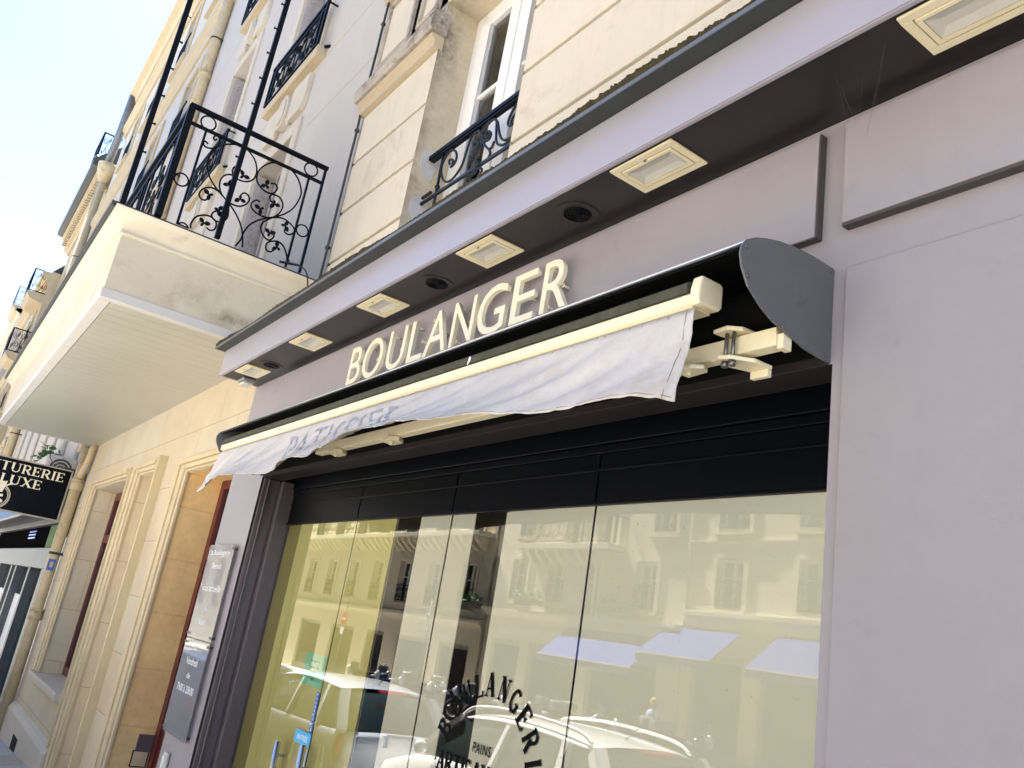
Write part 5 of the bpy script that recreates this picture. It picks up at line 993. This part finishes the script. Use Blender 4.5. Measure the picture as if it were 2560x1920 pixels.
# planters of greenery on ledges
for x, z, lb in ((-31.8, 3.2, 'long flowering planter hanging on the iron balcony opposite'), (-27.6, 3.5, 'yellow flowering planter above the shop cornice opposite'), (-22.6, 3.5, 'green leafy planter on the ledge beside the blue blind')):
    t = thing('flower_planter', lb, 'planter', (x, YO + .4, z), 'planters on the opposite ledges'); part('trough', BROWN, t, lambda q: q.box(x - .8, x + .8, YO + .3, YO + .6, z, z + .2))
    def fl(b):
        rnd = random.Random(int(x * 10) % 97)
        for k in range(240):
            c_ = Vector((x + rnd.uniform(-.85, .85), YO + .45 + rnd.gauss(0, .12), z + .25 + abs(rnd.gauss(0, .16)))); a = Vector((rnd.uniform(-1, 1), rnd.uniform(-1, 1), rnd.uniform(-1, 1))).normalized() * .06; s = a.cross(Vector((.3, .5, 1))).normalized() * .035
            b.quad(c_ - a, c_ + s, c_ + a, c_ - s)
        b.keep = True
    part('leaves', GREEN, t, fl)
# ---------------------------------------------------------------- road signs
def post_sign(name, label, x, y, zc, kind):
    g_ = gz(x) + .1; t = thing(name, label, 'road sign', (x, y, g_)); part('post', SILV, t, lambda b: b.tube([(x, y, g_), (x, y, zc + .9)], .035, 10))
    if kind == 'no': 
        d = part('disc', REDS, t, lambda b: b.tube([(x, y + .045, zc), (x, y + .06, zc)], .32, 28)); part('bar', WHITE, d, lambda b: b.box(x - .22, x + .22, y + .061, y + .066, zc - .05, zc + .05)); part('plate', WHITE, t, lambda b: b.box(x - .18, x + .18, y + .045, y + .055, zc - .72, zc - .40))
    else:
        part('plate', WHITE, t, lambda b: b.box(x - .12, x + .12, y + .045, y + .055, zc - .35, zc + .35), .01); part('symbol', BLUE, t, lambda b: (b.box(x - .05, x + .05, y + .056, y + .06, zc - .25, zc + .1), b.box(x - .09, x + .09, y + .056, y + .06, zc + .12, zc + .25)))
post_sign('no_entry_sign', 'red no entry disc on a grey post across the street', -39.5, -15.9, 1.9, 'no')
post_sign('parking_sign', 'narrow white parking plate on a tall pole across the street', -31.5, -15.9, 2.3, 'p')
# ---------------------------------------------------------------- cars
def make_car(label, paint, x_r, yn, length, width, roof_z, rails):
    """front towards -x; x_r rear bumper, yn near side (towards the shops)"""
    g_ = gz(x_r - length / 2) - .13; yc = yn - width / 2; x_f = x_r - length
    t = thing('parked_car', label, 'car', (x_r - length / 2, yc, g_), 'cars parked along the kerb')
    H_ = roof_z - g_
    # stations: (frac from front, half width, z bottom, z belt)
    st = [(0.0, .80, .35, .55), (.02, .88, .25, .68), (.08, .95, .22, .78), (.22, .99, .2, .92), (.30, 1.0, .2, .98), (.6, 1.0, .2, 1.0), (.85, .99, .2, 1.02), (.955, .95, .22, 1.03), (.99, .90, .28, 1.0), (1.0, .84, .42, .95)]
    b_ = MB(); rings = []
    for f, hw, zb, zt in st:
        x = x_f + f * length; w = hw * width / 2; k = H_ / 1.5; zb *= k; zt *= k; zm = zb + (zt - zb) * .55
        rings.append([(x, yc + s * q, g_ + z) for s, q, z in ((1, w * .9, zb), (1, w, zb + .08), (1, w * 1.0, zm), (1, w * .965, zt - .04), (1, w * .90, zt), (0, 0, zt + .03), (-1, w * .90, zt), (-1, w * .965, zt - .04), (-1, w, zm), (-1, w, zb + .08), (-1, w * .9, zb))])
    n = 11; vs = [p for r_ in rings for p in r_]; fs = [(i * n + j, (i + 1) * n + j, (i + 1) * n + (j + 1) % n, i * n + (j + 1) % n) for i in range(len(rings) - 1) for j in range(n)]
    fs += [tuple(range(n)), tuple(range((len(rings) - 1) * n, len(rings) * n))[::-1]]; b_.add(vs, fs, True); body = b_.build('body', paint, t)
    s2 = body.modifiers.new('sub', 'SUBSURF'); s2.levels = 2; s2.render_levels = 2
    gh = [(.24, .84, .98, 1.0), (.38, .78, .99, 1.40), (.50, .76, 1.0, 1.475), (.70, .75, 1.0, 1.49), (.88, .72, 1.0, 1.43), (.965, .78, 1.0, 1.06)]
    def loft(b, shrink, cap):
        rs = []
        for f, hw, zb, zt in gh:
            x = x_f + f * length; w = hw * width / 2 * shrink; k = H_ / 1.5; wb = .90 * width / 2 * shrink
            if cap: rs.append([(x, yc + w * 1.0, g_ + zt * k - .06), (x, yc + w * .9, g_ + zt * k - .005), (x, yc, g_ + zt * k + .015), (x, yc - w * .9, g_ + zt * k - .005), (x, yc - w, g_ + zt * k - .06)])
            else: rs.append([(x, yc + wb, g_ + zb * k - .04), (x, yc + w, g_ + zt * k - .05), (x, yc, g_ + zt * k - .01), (x, yc - w, g_ + zt * k - .05), (x, yc - wb, g_ + zb * k - .04)])
        if cap: rs = rs[1:5]
        n_ = 5; vs = [p for r_ in rs for p in r_]; b.add(vs, [(i * n_ + j, (i + 1) * n_ + j, (i + 1) * n_ + j + 1, i * n_ + j + 1) for i in range(len(rs) - 1) for j in range(n_ - 1)], True)
    o = part('windows', CARGL, t, lambda b: loft(b, 1.0, False)); o = part('roof', paint, t, lambda b: (loft(b, 1.02, True), setattr(b, 'keep', True))); mdd = o.modifiers.new('s', 'SOLIDIFY'); mdd.thickness = .03; s3 = o.modifiers.new('sub', 'SUBSURF'); s3.levels = 2; s3.render_levels = 2
    k = H_ / 1.5; P_ = lambda f, s, w, z: (x_f + f * length, yc + s * w * width / 2, g_ + z * k)
    for s in (-1, 1):
        part('pillar', paint, t, lambda b: (b.bar(P_(.24, s, .89, .98), P_(.385, s, .80, 1.38), .06), b.bar(P_(.965, s, .88, 1.0), P_(.88, s, .74, 1.40), .13), b.bar(P_(.56, s, .92, .98), P_(.58, s, .77, 1.42), .06), b.bar(P_(.80, s, .91, 1.0), P_(.79, s, .76, 1.42), .08)))
        part('mirror', paint, t, lambda b: b.ball(P_(.30, s, 1.08, 1.02), .10, 8, (.6, .9, .7)))
        part('tail_light', TAIL, t, lambda b: b.ball(P_(.965, s, .86, .86), .16, 10, (.55, .5, 1.0)))
        part('headlight', LAMPG, t, lambda b: b.ball(P_(.05, s, .72, .66), .15, 10, (.9, .9, .5)))
        if rails: part('roof_rail', WHITE, t, lambda b: b.tube(smooth_path([P_(.36, s, .74, 1.37), P_(.42, s, .735, 1.50), P_(.6, s, .73, 1.555), P_(.80, s, .72, 1.53), P_(.86, s, .715, 1.45)], 5), .018, 6))
        for f in (.19, .80):
            c_ = P_(f, s, .92, 0); w_ = part('wheel', RUBBER, t, lambda b: b.tube([(c_[0], c_[1] - .09, g_ + .30), (c_[0], c_[1] + .09, g_ + .30)], .30, 22)); part('rim', SILV, w_, lambda b: b.tube([(c_[0], c_[1] + s * .091, g_ + .30), (c_[0], c_[1] + s * .095, g_ + .30)], .19, 16))
    part('brake_light', TAIL, t, lambda b: b.box(x_f + .895 * length, x_f + .91 * length, yc - .2, yc + .2, g_ + 1.43 * k, g_ + 1.455 * k)); part('aerial', BLACKM, t, lambda b: b.tube([P_(.80, 0, 0, 1.49), P_(.85, 0, 0, 1.66)], .006, 5))
    part('number_plate', WHITE, t, lambda b: b.box(x_r - .01, x_r + .012, yc - .26, yc + .26, g_ + .55, g_ + .66)); return t
make_car('white estate car with roof rails parked in front of the bakery', CARW, -5.45, -2.60, 4.25, 1.75, 1.04, True)
make_car('silver blue hatchback with red tail lamps parked ahead of the white estate', CARG, -10.1, -2.35, 4.2, 1.75, .95, False)
make_car('dark blue car parked farther along the kerb beyond the silver hatchback', CARD, -14.9, -2.45, 4.2, 1.75, .75, False)
# ---------------------------------------------------------------- motorbikes in a row along the far kerb
def make_bike():
    t = thing('motorbike', 'x', 'motorbike', (0, 0, 0), 'motorbikes parked along the opposite kerb')
    for yy in (-.62, .62): w = part('wheel', RUBBER, t, lambda b: b.tube([(.09 * math.sin(2 * math.pi * k / 20) * 0, yy + .27 * math.cos(2 * math.pi * k / 20), .30 + .27 * math.sin(2 * math.pi * k / 20)) for k in range(20)], .055, 6, closed=True)); part('rim', SILV, w, lambda b: b.tube([(-.02, yy, .30), (.02, yy, .30)], .17, 12))
    part('body', CARD, t, lambda b: (b.ball((0, .05, .58), .28, 10, (.6, 1.6, .75)), b.ball((0, .35, .80), .2, 10, (.7, 1.0, .7)))); part('fairing', CARG, t, lambda b: (b.ball((0, .60, .84), .17, 10, (1.0, .6, 1.1)), b.ball((0, .02, .74), .16, 10, (.9, 1.2, .5)))); part('headlight', WHITE, t, lambda b: b.ball((0, .70, .88), .07, 8, (1, .4, 1)))
    part('top_box', SILV, t, lambda b: b.box(-.18, .18, -.92, -.58, .90, 1.16), .05)
    part('seat', BLACKP, t, lambda b: b.ball((0, -.32, .80), .2, 10, (.75, 1.9, .45))); part('fork', SILV, t, lambda b: (b.tube([(-.07, .72, .30), (-.07, .52, 1.0)], .022, 6), b.tube([(.07, .72, .30), (.07, .52, 1.0)], .022, 6)))
    part('handlebar', BLACKP, t, lambda b: b.tube([(-.36, .42, 1.03), (-.1, .5, 1.0), (.1, .5, 1.0), (.36, .42, 1.03)], .02, 6)); part('windscreen', GLASSW, t, lambda b: b.prism_y([(-.15, .98), (.15, .98), (.10, 1.28), (-.10, 1.28)], .60, .604))
    for s in (-1, 1): part('mirror', SILV, t, lambda b: (b.ball((s * .3, .46, 1.2), .06, 8, (1, .3, .7)), b.tube([(s * .22, .46, 1.02), (s * .3, .46, 1.17)], .008, 5)))
    part('exhaust', SILV, t, lambda b: b.tube([(.14, .1, .3), (.16, -.6, .38)], .04, 8)); return t
bk = make_bike()
order = ['first', 'second', 'third', 'fourth', 'fifth', 'sixth', 'seventh', 'eighth', 'ninth', 'tenth', 'eleventh', 'twelfth', 'thirteenth', 'fourteenth']
for i in range(14):
    o = bk if i == 0 else copy_tree(bk)
    x = -16.0 - i * 1.45 - .2 * math.sin(i * 2.3); o.location = (x, -15.0 + .15 * math.sin(i * 1.7), gz(x) + .14); o.scale = (1.08, 1.08, 1.12); o.rotation_euler = (rad(0), rad(-5 if i % 2 else 6), rad(20 + 14 * math.sin(i * 1.1) + (180 if i % 3 == 0 else 0)))
    o['label'] = 'parked motorbike, %s in the row counted from the blue blinds' % order[i]
# ---------------------------------------------------------------- person walking past, seen only in the glass
def person(x, y):
    g_ = gz(x) + .17; t = thing('person', 'blond person in a light blue shirt and grey trousers standing across the street', 'person', (x, y, g_))
    me = bpy.data.meshes.new('body'); J = [((0, 0, .92), .14), ((0, 0, 1.12), .12), ((0, .01, 1.32), .145), ((0, .01, 1.47), .055), ((0, .03, 1.58), .085), ((0, .03, 1.68), .08),
        ((.18, 0, 1.40), .055), ((.24, .02, 1.13), .04), ((.25, .10, .90), .03), ((-.18, 0, 1.40), .055), ((-.24, .02, 1.13), .04), ((-.22, .14, .92), .03),
        ((.09, 0, .85), .09), ((.10, .03, .48), .06), ((.10, -.03, .08), .04), ((-.09, 0, .85), .09), ((-.10, .05, .48), .06), ((-.12, .06, .08), .04), ((.10, .12, .04), .035), ((-.12, .20, .04), .035)]
    E_ = [(0, 1), (1, 2), (2, 3), (3, 4), (4, 5), (2, 6), (6, 7), (7, 8), (2, 9), (9, 10), (10, 11), (0, 12), (12, 13), (13, 14), (0, 15), (15, 16), (16, 17), (14, 18), (17, 19)]
    me.from_pydata([j[0] for j in J], E_, []); o = bpy.data.objects.new('body', me); COL.objects.link(o); me.materials.append(SKIN); o.parent = t
    sk = o.modifiers.new('skin', 'SKIN'); lay = me.skin_vertices[0] if me.skin_vertices else None
    if lay is None:
        bm = bmesh.new(); bm.from_mesh(me); bm.verts.layers.skin.verify(); bm.to_mesh(me); bm.free(); lay = me.skin_vertices[0]
    for i, (p, r_) in enumerate(J): lay.data[i].radius = (r_, r_); lay.data[i].use_root = (i == 0)
    ss = o.modifiers.new('sub', 'SUBSURF'); ss.levels = 2; ss.render_levels = 2
    part('shirt', SHIRT, t, lambda b: (b.tube([(x, y, g_ + .90), (x, y, g_ + 1.12), (x, y + .01, g_ + 1.34), (x, y + .01, g_ + 1.46)], [.165, .15, .185, .08], 14), b.tube([(x + .15, y, g_ + 1.41), (x + .245, y + .02, g_ + 1.12)], [.075, .055], 10), b.tube([(x - .15, y, g_ + 1.41), (x - .245, y + .02, g_ + 1.12)], [.075, .055], 10)))
    part('trousers', TROUS, t, lambda b: (b.tube([(x + .085, y, g_ + .93), (x + .10, y + .03, g_ + .48), (x + .10, y - .03, g_ + .1)], [.105, .078, .06], 12), b.tube([(x - .085, y, g_ + .93), (x - .10, y + .05, g_ + .48), (x - .12, y + .06, g_ + .1)], [.105, .078, .06], 12)))
    part('hair', HAIR, t, lambda b: b.ball((x, y - .0, g_ + 1.66), .115, 12, (.95, 1.05, 1.1))); return t
person(-18.2, -15.9)
